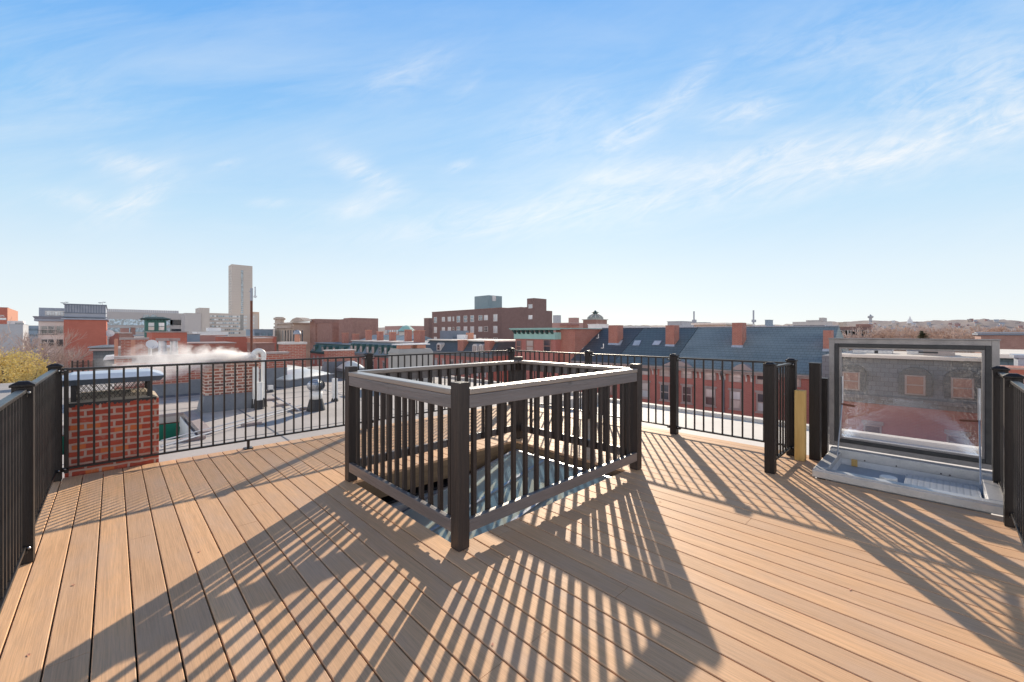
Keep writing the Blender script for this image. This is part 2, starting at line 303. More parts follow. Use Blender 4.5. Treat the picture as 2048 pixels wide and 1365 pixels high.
# ------------------------------------------------------------------ mesh builder
class MB:
    def __init__(s): s.v=[]; s.f=[]; s.m=[]
    def hexa(s,p,m=0):
        i=len(s.v); s.v+= [tuple(q) for q in p]
        for f in ((0,3,2,1),(4,5,6,7),(0,1,5,4),(1,2,6,5),(2,3,7,6),(3,0,4,7)):
            s.f.append(tuple(i+k for k in f)); s.m.append(m)
        return s
    def box(s,x0,x1,y0,y1,z0,z1,m=0):
        x0,x1=min(x0,x1),max(x0,x1); y0,y1=min(y0,y1),max(y0,y1); z0,z1=min(z0,z1),max(z0,z1)
        return s.hexa([(x0,y0,z0),(x1,y0,z0),(x1,y1,z0),(x0,y1,z0),(x0,y0,z1),(x1,y0,z1),(x1,y1,z1),(x0,y1,z1)],m)
    def frus(s,a,b,z0,z1,m=0):      # a,b=(x0,x1,y0,y1)
        return s.hexa([(a[0],a[2],z0),(a[1],a[2],z0),(a[1],a[3],z0),(a[0],a[3],z0),(b[0],b[2],z1),(b[1],b[2],z1),(b[1],b[3],z1),(b[0],b[3],z1)],m)
    def poly(s,pts,m=0):
        i=len(s.v); s.v+=[tuple(p) for p in pts]; s.f.append(tuple(range(i,i+len(pts)))); s.m.append(m); return s
    def extr(s,pts,d,m=0):           # polygon pts extruded by vector d
        n=len(pts); i=len(s.v); s.v+=[tuple(p) for p in pts]+[tuple(p[k]+d[k] for k in range(3)) for p in pts]
        s.f.append(tuple(range(i+n-1,i-1,-1))); s.f.append(tuple(range(i+n,i+2*n))); s.m+=[m,m]
        for k in range(n):
            j=(k+1)%n; s.f.append((i+k,i+j,i+n+j,i+n+k)); s.m.append(m)
        return s
    def tube(s,pts,r,n=8,m=0,cap=True):
        pts=[Vector(p) for p in pts]; rs=r if isinstance(r,(list,tuple)) else [r]*len(pts)
        i0=len(s.v); up=None
        for k,p in enumerate(pts):
            t=(pts[min(k+1,len(pts)-1)]-pts[max(k-1,0)]).normalized()
            if up is None:
                up=Vector((0,0,1)) if abs(t.z)<0.9 else Vector((1,0,0))
            a=t.cross(up).normalized(); b=a.cross(t).normalized(); up=b
            for q in range(n):
                an=2*math.pi*q/n; s.v.append(tuple(p+(a*math.cos(an)+b*math.sin(an))*rs[k]))
        for k in range(len(pts)-1):
            for q in range(n):
                q2=(q+1)%n; s.f.append((i0+k*n+q,i0+k*n+q2,i0+(k+1)*n+q2,i0+(k+1)*n+q)); s.m.append(m)
        if cap:
            s.f.append(tuple(i0+q for q in range(n-1,-1,-1))); s.m.append(m)
            e=i0+(len(pts)-1)*n; s.f.append(tuple(e+q for q in range(n))); s.m.append(m)
        return s
    def lathe(s,c,prof,n=16,m=0):
        return s.tube([(c[0],c[1],c[2]+z) for r,z in prof],[max(r,0.0005) for r,z in prof],n,m)
    def build(s,name,mats,parent=None,org=None,smooth=False,bevel=0.0,kind=None):
        if not isinstance(mats,(list,tuple)): mats=[mats]
        if org is None: org=WL(parent) if parent else Vector((0,0,0))
        org=Vector(org)
        me=bpy.data.meshes.new(name)
        me.from_pydata([tuple(Vector(v)-org) for v in s.v],[],s.f)
        for mt in mats: me.materials.append(mt)
        me.polygons.foreach_set('material_index',s.m)
        if smooth: me.polygons.foreach_set('use_smooth',[True]*len(s.f))
        me.update()
        o=bpy.data.objects.new(name,me); C.objects.link(o)
        if parent: o.parent=parent
        else: o.location=org
        if bevel:
            b=o.modifiers.new('bevel','BEVEL'); b.width=bevel; b.segments=2; b.limit_method='ANGLE'
        if kind: o['kind']=kind
        return o
WLOC={}
def WL(o):
    while o.parent: o=o.parent
    return Vector(o.location)
LABELS=set()
def tag(o,label,cat,group=None):
    o['label']=label; o['category']=cat
    if group: o['group']=group
    return o
def thing(name,label,cat,loc,group=None):
    o=bpy.data.objects.new(name,None); C.objects.link(o); o.location=loc; o.empty_display_size=0.1
    return tag(o,label,cat,group)
def inst(src,parent,loc=(0,0,0),rz=None,scale=None):
    o=src.copy(); C.objects.link(o); o.parent=parent; o.location=loc
    if rz is not None: o.rotation_euler=(0,0,rz)
    if scale: o.scale=scale
    return o
S.cycles.volume_bounces=3
# ------------------------------------------------------------------ camera, sun, sky
cam=bpy.data.cameras.new('camera'); co=bpy.data.objects.new('camera',cam); C.objects.link(co)
co.location=(0,0,H); co.rotation_euler=(R(90),0,-math.atan2(SA,CA))
cam.sensor_width=36; cam.lens=36*F/2048; cam.shift_y=-17.5/2048; cam.clip_start=0.05; cam.clip_end=20000
S.camera=co
S.render.resolution_x=1024; S.render.resolution_y=682
S.view_settings.view_transform='Standard'; S.view_settings.look='None'; S.view_settings.exposure=0
SUN_EL=23.2; a_=R(9.8)                   # sun stands 9.8 degrees right of the view axis
fx,fy=SA,CA; rx_,ry_=CA,-SA
sx=math.cos(a_)*fx+math.sin(a_)*rx_; sy=math.cos(a_)*fy+math.sin(a_)*ry_
sd=Vector((sx*math.cos(R(SUN_EL)),sy*math.cos(R(SUN_EL)),math.sin(R(SUN_EL))))
sl=bpy.data.lights.new('sun','SUN'); sl.energy=6.5; sl.angle=R(0.55); sl.color=(1.0,0.86,0.68)
so_=bpy.data.objects.new('sun',sl); C.objects.link(so_); so_.rotation_euler=sd.to_track_quat('Z','Y').to_euler(); so_.location=(0,0,60)
W=bpy.data.worlds.new('World'); S.world=W; W.use_nodes=True
def build_world():
    n=NT.__new__(NT); n.t=W.node_tree; n.t.nodes.clear(); n.out=n.add('ShaderNodeOutputWorld')
    tc=n.add('ShaderNodeTexCoord'); sp=n.add('ShaderNodeSeparateXYZ'); n.link(tc.outputs['Generated'],sp.inputs[0])
    X,Y,Z=sp.outputs; zz=n.math('MAXIMUM',Z,0.0)
    hl=n.math('SQRT',n.math('ADD',n.math('MULTIPLY',X,X),n.math('ADD',n.math('MULTIPLY',Y,Y),1e-5)))
    def dirdot(ax,ay): return n.math('DIVIDE',n.math('ADD',n.math('MULTIPLY',X,ax),n.math('MULTIPLY',Y,ay)),hl)
    ca=dirdot(fx*0.99+rx_*0.1,fy*0.99+ry_*0.1)           # 1 toward the sun, -1 opposite
    t=n.math('MULTIPLY',zz,n.math('ADD',1.0,n.math('MULTIPLY',n.math('SUBTRACT',1.0,ca),0.55)))
    base=n.ramp(t,[(0.0,(0.88,0.935,0.965)),(0.13,(0.77,0.885,0.96)),(0.27,(0.56,0.785,0.965)),(0.45,(0.30,0.60,0.965)),(0.64,(0.155,0.445,0.93)),(0.78,(0.06,0.20,0.50)),(1.0,(0.025,0.085,0.26))])
    # behind the viewer: darker blue, plus a bright low belt added as fill light
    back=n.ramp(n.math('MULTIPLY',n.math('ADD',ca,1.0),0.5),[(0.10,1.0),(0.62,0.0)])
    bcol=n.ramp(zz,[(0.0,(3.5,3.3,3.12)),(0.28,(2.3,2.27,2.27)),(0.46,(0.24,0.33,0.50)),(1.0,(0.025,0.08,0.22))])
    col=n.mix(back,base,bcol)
    # cirrus: wisps gathered where the streaks lie, spread by direction (bearing and height)
    fw=n.math('MAXIMUM',n.math('ADD',n.math('MULTIPLY',X,fx),n.math('MULTIPLY',Y,fy)),0.05)
    P=n.math('DIVIDE',n.math('ADD',n.math('MULTIPLY',X,rx_),n.math('MULTIPLY',Y,ry_)),fw); Q=n.math('DIVIDE',zz,fw)
    def rot(p0,q0,deg):
        c_,s_=math.cos(R(deg)),math.sin(R(deg)); a=n.math('SUBTRACT',P,p0); b_=n.math('SUBTRACT',Q,q0)
        return n.math('ADD',n.math('MULTIPLY',a,c_),n.math('MULTIPLY',b_,s_)),n.math('SUBTRACT',n.math('MULTIPLY',b_,c_),n.math('MULTIPLY',a,s_))
    def blob(px,py,la,lb,deg,amp):
        a,b_=rot((px-1024)/F,(HY-py)/F,deg)
        e=n.math('ADD',n.math('POWER',n.math('ABSOLUTE',n.math('DIVIDE',a,la/F)),2.0),n.math('POWER',n.math('ABSOLUTE',n.math('DIVIDE',b_,lb/F)),2.0))
        return n.math('MULTIPLY',n.math('EXPONENT',n.math('MULTIPLY',e,-1.0)),amp)
    tot=0.05
    for bl in ((1490,222,75,26,12,1.0),(1262,262,95,30,32,.85),(1385,165,60,22,45,.6),(1500,350,440,60,10,.8),(1760,325,190,30,12,.55),(1540,308,80,22,20,.55),(1230,355,120,22,14,.5),(1950,180,230,100,12,.75),(2010,245,150,30,8,.5),(250,330,80,22,-12,.75),(300,385,70,30,55,.62),(150,400,70,18,-10,.7),(245,415,80,20,28,.75),(725,345,80,26,-28,.85),(700,418,85,22,14,.75),(540,405,40,10,0,.7),(450,332,28,10,15,.7),(915,333,30,10,20,.7),(810,150,100,36,20,.5),(930,180,50,20,45,.25),(1000,440,260,34,6,.6),(1110,250,120,60,30,.4),(120,190,160,70,-10,.22),(1650,90,240,60,15,.3)):
        tot=n.math('ADD',blob(*bl),tot)
    def wisps(deg,sx_,sy_,sc,dist,lo,hi,det=7,off=0.0):
        a,b_=rot(0,0,deg); c=n.add('ShaderNodeCombineXYZ'); n.link(n.math('ADD',n.math('MULTIPLY',a,sx_),off),c.inputs[0]); n.link(n.math('MULTIPLY',b_,sy_),c.inputs[1])
        return n.ramp(n.noise(c.outputs[0],sc,det,.62,dist),[(lo,0.0),(hi,1.0)])
    w1=wisps(14,1.1,3.2,3.2,1.1,.34,.74); w2=wisps(24,2.0,8.0,3.5,1.6,.38,.66,off=3.3)
    wis=n.math('ADD',n.math('MULTIPLY',w1,.72),n.math('MULTIPLY',w2,.42))
    front=n.ramp(ca,[(.05,0.0),(.35,1.0)])
    cl=n.math('MULTIPLY',n.math('MULTIPLY',tot,wis),front,clamp=True)
    veil=wisps(8,.5,2.6,1.6,.8,.42,.80,5,off=1.0)
    vh=n.ramp(zz,[(.05,0.0),(.2,1.0),(.45,.85),(.66,.2)])
    col=n.mix(n.math('MULTIPLY',n.math('MULTIPLY',n.math('MULTIPLY',veil,vh),front),.55),col,(.80,.90,.98))
    col=n.mix(n.math('MULTIPLY',cl,.95,clamp=True),col,(.92,.96,.99))
    sky=n.add('ShaderNodeTexSky',sky_type='NISHITA'); sky.sun_disc=False
    sky.sun_elevation=R(SUN_EL); sky.sun_rotation=math.atan2(sx,sy); sky.air_density=1.0; sky.dust_density=0.25; sky.ozone_density=1.5
    b1=n.add('ShaderNodeBackground'); n.link(sky.outputs[0],b1.inputs[0]); b1.inputs[1].default_value=0.012
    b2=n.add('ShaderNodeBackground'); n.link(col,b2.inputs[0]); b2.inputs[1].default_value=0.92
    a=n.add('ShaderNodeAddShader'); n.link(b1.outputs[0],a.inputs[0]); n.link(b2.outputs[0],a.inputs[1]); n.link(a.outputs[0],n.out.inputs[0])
CLX,CLY=3.0,5.0
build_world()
# ------------------------------------------------------------------ the deck
OX0,OX1,OY0,OY1=1.67,3.76,2.24,3.88            # skylight opening in the deck
HX0,HX1,HY0,HY1=4.95,5.93,-0.37,0.86           # roof hatch
b=MB(); rnd=random.Random(3)
joints={}
for (px,py) in ((1478,955),(1475,972),(1448,988),(1085,1268),(985,1340),(1250,1180),(1500,1040),(505,1010),(300,1070)):
    g=gnd(px,py); joints.setdefault(int(math.floor((g[0]+0.213)/0.1429)),[]).append(g[1])
jr=random.Random(12)
for kk in range(0,38,3): joints.setdefault(kk,[]).append(jr.uniform(.3,5.2))
k=-2
while True:
    x0=-0.213+0.1429*k+0.0033; x1=x0+0.1429-0.0066
    if x0>5.78: break
    if x1<-0.47: k+=1; continue
    x0=max(x0,-0.475); x1=min(x1,5.80)
    segs=[(-0.46,5.93)]
    def cut(segs,a,c):
        r=[]
        for s0,s1 in segs:
            if c<=s0 or a>=s1: r.append((s0,s1)); continue
            if a>s0: r.append((s0,a))
            if c<s1: r.append((c,s1))
        return r
    if x1>OX0 and x0<OX1:
        if x0>=OX0-0.06 and x1<=OX1+0.06: segs=cut(segs,OY0,OY1)
    if x1>HX0+0.02 : segs=cut(segs,HY0+0.0,HY1-0.0)
    for j in joints.get(k,[]): segs=cut(segs,j-0.0013,j+0.0013)
    for s0,s1 in segs:
        dz=rnd.uniform(-0.0009,0.0006); z0,z1=-0.026,dz; c=0.003
        n=len(b.v)
        prof=[(x0,z0),(x1,z0),(x1,z1-c),(x1-c,z1),(x0+c,z1),(x0,z1-c)]
        b.extr([(px_,s0,pz_) for px_,pz_ in prof],(0,s1-s0,0))
    k+=1
u_=MB()
for q in range(-1,15):
    yy=0.41*q+0.02
    for xa_,xb_ in ((-0.43,OX0-.05),(OX1+.05,HX0-.02 if HY0-.06<yy<HY1+.02 else 5.78)) if OY0-.05<yy<OY1+.04 else ((-0.43,HX0-.02 if HY0-.06<yy<HY1+.02 else 5.78),):
        u_.box(xa_,xb_,yy,yy+.04,-.30,-.0265)
for a_ in ((-.43,OX0-.045,-.45,5.92),(OX1+.045,HX0-.02,-.45,5.92),(OX0-.045,OX1+.045,-.45,OY0-.045),(OX0-.045,OX1+.045,OY1+.045,5.92),(HX0-.02,5.78,HY1+.02,5.92)): u_.box(*a_,-.345,-.32)
u_=u_.build('deck_frame_gap_shade',M['bitumen'],kind='structure')  # joists plus a black sheet added so the board gaps look shaded
deck=b.build('deck',M['deck'],kind='structure'); deck['label']='brown composite board deck on the roof'
# ------------------------------------------------------------------ metal railings
def post_parts(root,x,y,h=1.085,s=0.089,cap=True,z0=0.0):
    p=MB().box(x-s/2,x+s/2,y-s/2,y+s/2,z0,h).build('post',M['sleeve'],root,bevel=0.004)
    if cap:
        c=MB().box(x-.053,x+.053,y-.053,y+.053,h,h+.016).frus((x-.050,x+.050,y-.050,y+.050),(x-.022,x+.022,y-.022,y+.022),h+.016,h+.034)
        c.build('post_cap',M['sleeve'],p,bevel=0.003)
    return p
def railing(label,axis,const,posts,own,space=0.112,group=None,foot=(),stile=()):
    """posts: centres along the axis; own: which of them belong to this run"""
    L=(const,posts[0],0) if axis=='y' else (posts[0],const,0)
    root=thing('metal_railing',label,'railing',L,group)
    def bx(mb,a0,a1,w,z0,z1,off=0):
        return mb.box(a0,a1,const+off-w/2,const+off+w/2,z0,z1) if axis=='x' else mb.box(const+off-w/2,const+off+w/2,a0,a1,z0,z1)
    for i,p in enumerate(posts):
        if own[i]: post_parts(root,*( (const,p) if axis=='y' else (p,const)))
    d=1 if posts[-1]>posts[0] else -1
    bal=None
    for a,c in zip(posts[:-1],posts[1:]):
        s,e=a+d*0.046,c-d*0.046
        bx(MB(),s,e,0.040,1.050,1.072).build('top_rail',M['blackmetal'],root,bevel=0.003)
        bx(MB(),s,e,0.034,0.092,0.112).build('bottom_rail',M['blackmetal'],root,bevel=0.003)
        n=max(2,int(round(abs(e-s)/space))); 
        for q in range(1,n):
            t=s+(e-s)*q/n
            if bal is None:
                bal=bx(MB(),t-0.0085,t+0.0085,0.017,0.111,1.051).build('baluster',M['blackmetal'],root); t0=t
            else:
                dl=t-t0; inst(bal,root,(dl,0,0) if axis=='x' else (0,dl,0))
        for t,sg in ((s,1),(e,-1)):
            for z in (1.025,0.075):
                m=MB(); bx(m,t,t+sg*d*0.045,0.046,z,z+0.016)
                br=m.build('rail_bracket',M['blackmetal'],root)
                m=MB(); cx=t+sg*d*0.02
                P=(cx,const-0.028,z+0.03) if axis=='x' else (const-0.028 if const>1 else const+0.028,cx,z+0.03)
                m.lathe((P[0],P[1],P[2]-0.006),[(0.009,0),(0.009,0.006),(0.004,0.011)],8); m.build('bolt',M['steel'],br)
    for t in stile: bx(MB(),t-0.016,t+0.016,0.034,0.06,1.074).build('end_stile',M['blackmetal'],root,bevel=0.002)
    for t in foot:
        m=MB(); X,Y=(t,const) if axis=='x' else (const,t)
        m.tube([(X,Y,0.01),(X,Y,0.095)],0.016,8).box(X-.045,X+.045,Y-.045,Y+.045,0.001,0.010)
        f=m.build('foot',M['blackmetal'],root)
        MB().lathe((X-.03,Y-.03,0.010),[(0.008,0),(0.008,0.007)],6).lathe((X+.03,Y-.03,0.010),[(0.008,0),(0.008,0.007)],6).build('bolt',M['steel'],f)
    return root
GR='black metal railings around the roof deck'
railing('black metal railing along the left edge of the deck, nearest the yellow tree','y',-0.398,[2.0,3.93,5.87],[1,1,1],0.098,GR)
railing('long black railing at the back of the deck in front of the red brick chimney','x',5.87,[-0.398,2.72,5.65],[0,1,1],0.108,GR,foot=(1.19,),stile=(-0.325,))
railing('black railing overlooking the street, behind the wooden guard and facing the slate roofs','y',5.65,[5.87,4.03,2.58,1.19],[0,1,1,1],0.116,GR)
railing('short black railing return beside the yellow pine post left of the hatch','x',1.19,[5.65,4.79],[0,1],0.107,GR)
railing('black metal railing right of the open hatch at the deck edge','x',-0.375,[5.66,4.74,3.0],[1,1,1],0.11,GR)
# loose posts beside the hatch
g=(5.50,1.075)
o=MB().box(g[0]-.047,g[0]+.047,g[1]-.047,g[1]+.047,0.0,0.775).build('pine_post',M['pine'],org=(g[0],g[1],0),bevel=0.003)
tag(o,'bare yellow pine post without sleeve beside the dark railing post','post')
o=MB().box(5.60,5.70,0.915,1.015,-.02,1.07).box(5.595,5.705,0.91,1.02,1.07,1.078).build('deck_post',M['sleeve'],org=(5.65,.965,0),bevel=0.003)
tag(o,'taller dark flat topped post standing alone between pine post and hatch','post')
o=MB().box(5.93,6.03,0.90,1.0,-.3,0.885).build('deck_post',M['sleeve'],org=(5.98,.95,-.3),bevel=0.003)
tag(o,'shorter dark post directly behind the hatch frame on its left','post')
# ------------------------------------------------------------------ wooden guard round the skylight
gx0,gx1,gy0,gy1=1.645,3.91,2.195,3.925
G=thing('wooden_guard_rail','weathered dark wooden guard with square balusters around the skylight opening','guard rail',((gx0+gx1)/2,(gy0+gy1)/2,0))
PH=1.092
for x in (gx0,gx1):
    for y in (gy0,gy1):
        m=MB(); m.box(x-.0445,x+.0445,y-.0445,y+.0445,0.002,PH); m.build('post',M['gw_z'],G,bevel=0.004)
def side(axis,c,a0,a1,out):       # out = +1/-1 outward direction of the side
    mt=M['gw_x'] if axis=='x' else M['gw_y']
    def bx(m,s,e,d0,d1,z0,z1):
        d0,d1=c+out*d0,c+out*d1
        return m.box(s,e,d0,d1,z0,z1) if axis=='x' else m.box(d0,d1,s,e,z0,z1)
    s,e=a0+.046,a1-.046
    bx(MB(),s,e,-0.046,0.047,1.008,1.046).build('cap_rail',M['cap_x'] if axis=='x' else M['cap_y'],G,bevel=0.005)
    bx(MB(),s,e,0.004,0.042,0.917,1.005).build('top_rail',mt,G,bevel=0.004)
    bx(MB(),s,e,0.004,0.042,0.100,0.186).build('bottom_rail',mt,G,bevel=0.004)
    n=int(round((e-s)/0.1255)); first=None
    for q in range(n):
        t=s+(e-s)*(q+0.62)/(n+0.24)
        if first is None:
            m=MB(); bx(m,t-.0155,t+.0155,-0.028,0.003,0.108,0.998); first=m.build('baluster',M['gw_z'],G,bevel=0.003); t0=t
        else: inst(first,G,(t-t0,0,0) if axis=='x' else (0,t-t0,0))
side('x',gy0,gx0,gx1,-1); side('x',gy1,gx0,gx1,1)
side('y',gx0,gy0,gy1,-1); side('y',gx1,gy0,gy1,1)
# rim joists lining the opening
for nm,a,mt_,lab in (('rim_joist',(OX0-.04,OX1+.04,OY1,OY1+.038),'joist','raw lumber joist lining the far long side of the skylight opening'),('rim_joist',(OX0-.04,OX1+.04,OY0-.038,OY0),'joist','raw lumber joist under the near right side of the wooden guard'),('rim_joist',(OX1,OX1+.038,OY0,OY1),'joist_y','raw lumber joist lining the far right end of the skylight opening'),('rim_joist',(OX0-.038,OX0,OY0,OY1),'joist_y','raw lumber joist under the near left side of the wooden guard')):
    o=MB().box(*a,-.235,-.028).build(nm,M[mt_],org=(a[0],a[2],-.235)); tag(o,lab,'joist','joists lining the skylight opening')
# sloping glass skylight below the deck
SK=thing('roof_skylight','teal tinted sloping glass skylight sunk inside the wooden guard','skylight',((OX0+OX1)/2,(OY0+OY1)/2,-.5))
def skz(x): return -0.085-0.20*(3.66-x)
xa,xb,ya,yb=1.60,3.66,2.14,3.76
MB().hexa([(xa,ya,skz(xa)-.02),(xb,ya,skz(xb)-.02),(xb,yb,skz(xb)-.02),(xa,yb,skz(xa)-.02),(xa,ya,skz(xa)),(xb,ya,skz(xb)),(xb,yb,skz(xb)),(xa,yb,skz(xa))]).build('glass_pane',M['tealglass'],SK)
m=MB()
for y in (ya+.02,2.68,3.22,yb-.02):
    m.hexa([(xa,y-.018,skz(xa)+.001),(xb,y-.018,skz(xb)+.001),(xb,y+.018,skz(xb)+.001),(xa,y+.018,skz(xa)+.001),(xa,y-.016,skz(xa)+.018),(xb,y-.016,skz(xb)+.018),(xb,y+.016,skz(xb)+.018),(xa,y+.016,skz(xa)+.018)])
m.box(xb-.03,xb+.02,ya,yb,skz(xb)-.03,skz(xb)+.022)
m.build('glazing_bars',M['galv'],SK)
MB().box(xa,xb+.01,ya,ya+.012,-.95,-.55).box(xa,xb+.01,yb-.05,yb+.0,-.95,-.55).box(xa,xa+.02,ya,yb,-.95,-.6).build('curb',M['bitumen'],SK)
# ------------------------------------------------------------------ roof hatch
Hh=thing('roof_hatch','open aluminium roof hatch with upright clear lid on right of deck','roof hatch',(5.43,.245,0))
def rimx(m,x0,x1,y0,y1,z0,z1,w,mi=0):
    m.box(x0,x1,y0,y0+w,z0,z1,mi); m.box(x0,x1,y1-w,y1,z0,z1,mi)
    m.box(x0,x1,y0+w,y1-w,z0,z0+w,mi); m.box(x0,x1,y0+w,y1-w,z1-w,z1,mi); return m
# curb flange
m=MB()
m.box(HX0,HX0+.085,HY0,HY1,0.03,0.085); m.box(HX1-.10,HX1,HY0,HY1,0.02,0.115)
m.box(HX0+.085,HX1-.10,HY0,HY0+.10,0.03,0.088); m.box(HX0+.085,HX1-.10,HY1-.10,HY1,0.03,0.088)
m.box(HX0-.012,HX0,HY0-.01,HY1+.01,0.004,0.07)
m.box(HX0,HX1,HY1,HY1+.012,0.004,0.07)
m.build('curb_flange',M['alum'],Hh,bevel=0.004)
ix0,ix1,iy0,iy1=HX0+.085,HX1-.10,HY0+.10,HY1-.10
m=MB(); m.box(ix0-.015,ix0,iy0-.015,iy1+.015,-.3,0.03); m.box(ix1+.003,ix1+.015,iy0-.015,iy1+.015,-.3,0.019)
m.box(ix0,ix1,iy0-.015,iy0,-.3,0.03); m.box(ix0,ix1,iy1,iy1+.015,-.3,0.03)
m.build('curb_wall',M['alum_w'],Hh)
m=MB(); m.box(ix0,ix1,iy0,iy1,-.07,-.045); m.build('well_floor',pmat('grey_paint',(0.36,0.41,0.47),(0.30,0.35,0.41),3,0.5),Hh)
MB().box(ix0+.03,ix1-.16,iy0+.02,iy0+.50,-.044,.012).build('stair_tread',M['plate'],Hh,bevel=0.004)
MB().lathe((ix0+.15,iy0+.60,-.044),[(0.062,0),(0.062,0.115),(0.056,0.122),(0.004,0.125)],20).build('capped_pipe',M['whitepvc'],Hh,smooth=False)
MB().box(ix1-.025,ix1-.004,iy1-.14,iy1-.09,-.04,0.03).build('wood_block',M['pine'],Hh)
m=MB()
for yy in (iy0+.2,iy0+.26,iy1-.45,iy1-.2): m.tube([(ix1-.006,yy,.035),(ix1+.0,yy,.035)],0.007,8)
m.build('screw_hole',M['gasket'],Hh)
# lid
lx=5.935; ly0,ly1,lz0,lz1=-0.39,0.885,0.125,1.342
M['lidmetal']=pmat('dull_lid_metal',(0.30,0.285,0.28),(0.22,0.21,0.21),6,0.5,0.25)
lid=rimx(MB(),lx,lx+.055,ly0,ly1,lz0,lz1,.050).box(lx-.012,lx+.07,ly0-.008,ly1+.008,lz1,lz1+.012).build('lid_frame',M['lidmetal'],Hh,bevel=0.003)
rimx(MB(),lx-.008,lx+.04,ly0+.050,ly1-.050,lz0+.05,lz1-.05,.040).build('gasket',M['gasket'],lid,bevel=0.006)
rimx(MB(),lx+.006,lx+.05,ly0+.090,ly1-.090,lz0+.09,lz1-.09,.020).build('inner_frame',M['lidmetal'],lid,bevel=0.002)
# domed acrylic pane, bulging away from the viewer
m=MB(); NY,NZ=36,34; y0,y1,z0,z1=ly0+.105,ly1-.105,lz0+.105,lz1-.105
for j in range(NZ+1):
    for i in range(NY+1):
        u=i/NY; w=j/NZ
        e=(math.sin(math.pi*u)*math.sin(math.pi*w))**0.85*0.20
        m.v.append((lx+.03+e,y0+(y1-y0)*u,z0+(z1-z0)*w))
for j in range(NZ):
    for i in range(NY):
        q=j*(NY+1)+i; m.f.append((q,q+1,q+NY+2,q+NY+1)); m.m.append(0)
m.build('acrylic_dome',M['acrylic'],lid,smooth=True)
for y,zz in ((ly1-.115,0.62),(ly0+.135,0.585)):
    s_=MB(); s_.tube([(5.62 if y>0 else 5.55,y,0.06),(lx-.015,y-.008,zz)],0.007,8); s_.tube([(lx-.015,y-.008,zz),(lx-.012,y-.008,zz+.30)],0.011,8)
    st=s_.build('gas_strut',M['galv'],Hh)
    MB().tube([(lx-.02,y,zz-.01),(lx-.02,y-.12*(1 if y>0 else -1),zz-.02)],0.011,8).build('hold_open_arm',M['rust'],st)
MB().box(lx-.004,lx+.008,iy0+.28,iy0+.42,lz1-.135,lz1-.118).box(lx-.004,lx+.008,iy1-.3,iy1-.27,lz1-.15,lz1-.12).build('latch',M['gasket'],lid)
# ------------------------------------------------------------------ own building and neighbouring roof
GZ=-14.0
B=thing('apartment_building','low building with pale flat roof beyond the deck railing, under the deck','building',(4,3,GZ))
rz=-0.36
m=MB()
def sheet(m,x0,x1,y0,y1,z,mi=0,t=0.12): m.box(x0,x1,y0,y1,z-t,z,mi)
sheet(m,-9.5,1.55,-6,5.94,rz); sheet(m,1.55,3.80,-6,2.1,rz); sheet(m,1.55,3.80,3.86,5.94,rz)
sheet(m,3.80,9.30,-6,-.4,rz); sheet(m,3.80,4.9,-.4,5.94,rz); sheet(m,6.0,9.3,-.4,5.94,rz); sheet(m,4.9,6.0,.9,5.94,rz)
m.box(9.14,9.32,-6,5.94,rz+.001,rz+.07)
m.build('roof',M['whiteroof'],B)
MB().box(-9.5,9.2,-5.9,5.9,GZ,-1.2).build('wall',M['brick_far'],B)
# the neighbour's membrane roof to the left
NB=thing('brick_rowhouse','neighbouring rowhouse with grey membrane roof and green light well','building',(2,9,GZ))
m=MB(); nz=-0.30
wx0,wx1,wy0,wy1=-0.9,1.05,8.55,10.9
sheet(m,-7,9.2,5.96,wy0,nz); sheet(m,-7,wx0,wy0,wy1,nz); sheet(m,wx1,9.2,wy0,wy1,nz); sheet(m,-7,9.2,wy1,14.5,nz)
m.box(-7,9.2,5.955,6.10,nz+.001,nz+.16); m.box(9.05,9.22,6.1,14.5,nz+.001,nz+.08)
m.build('roof',M['membrane'],NB)
m=MB()
m.box(wx0,wx1,wy1-.05,wy1-.0,-2.5,nz-.14); m.box(wx0,wx0+.05,wy0,wy1-.05,-2.5,nz-.14)
m.build('light_well_wall',M['greenwell'],NB)
m=MB(); m.box(wx1-.05,wx1-.004,wy0,wy1-.06,-2.5,nz-.13)
for k in range(8): m.hexa([(wx1-.075,wy0,-.5-.2*k),(wx1-.05,wy0,-.5-.2*k),(wx1-.05,wy1-.06,-.5-.2*k),(wx1-.075,wy1-.06,-.5-.2*k),(wx1-.06,wy0,-.31-.2*k),(wx1-.05,wy0,-.31-.2*k),(wx1-.05,wy1-.06,-.31-.2*k),(wx1-.06,wy1-.06,-.31-.2*k)])
m.build('clapboard',M['whitewash'],NB)
m=MB(); m.box(wx0-.1,wx1+.16,wy1+.001,wy1+.10,nz+.001,nz+.05); m.box(wx1+.001,wx1+.16,wy0,wy1,nz+.001,nz+.06)
m.build('well_curb',M['trim'],NB)
MB().box(-6.9,9.1,6.0,14.4,GZ,-2.6).build('wall',M['brick_far'],NB)
m=MB()
for yy in (6.95,7.9,11.8,12.8,13.7): m.box(-6.9,9.0,yy,yy+.02,nz+.0005,nz+.005)
for xx in (2.0,4.5): m.box(xx,xx+.02,6.12,14.4,nz+.0006,nz+.006)
m.build('roof_seam',M['flash'],NB)
# roof next further left, behind the long parapet
NB2=thing('brick_rowhouse','rowhouse roof beyond the long brick parapet wall on left','building',(2,19,GZ))
MB().box(-6,9.0,14.86,26,-.75,-.62).build('roof',M['roofmix'],NB2); MB().box(-5.9,8.9,14.9,25.9,GZ,-.76).build('wall',M['brick_far'],NB2)
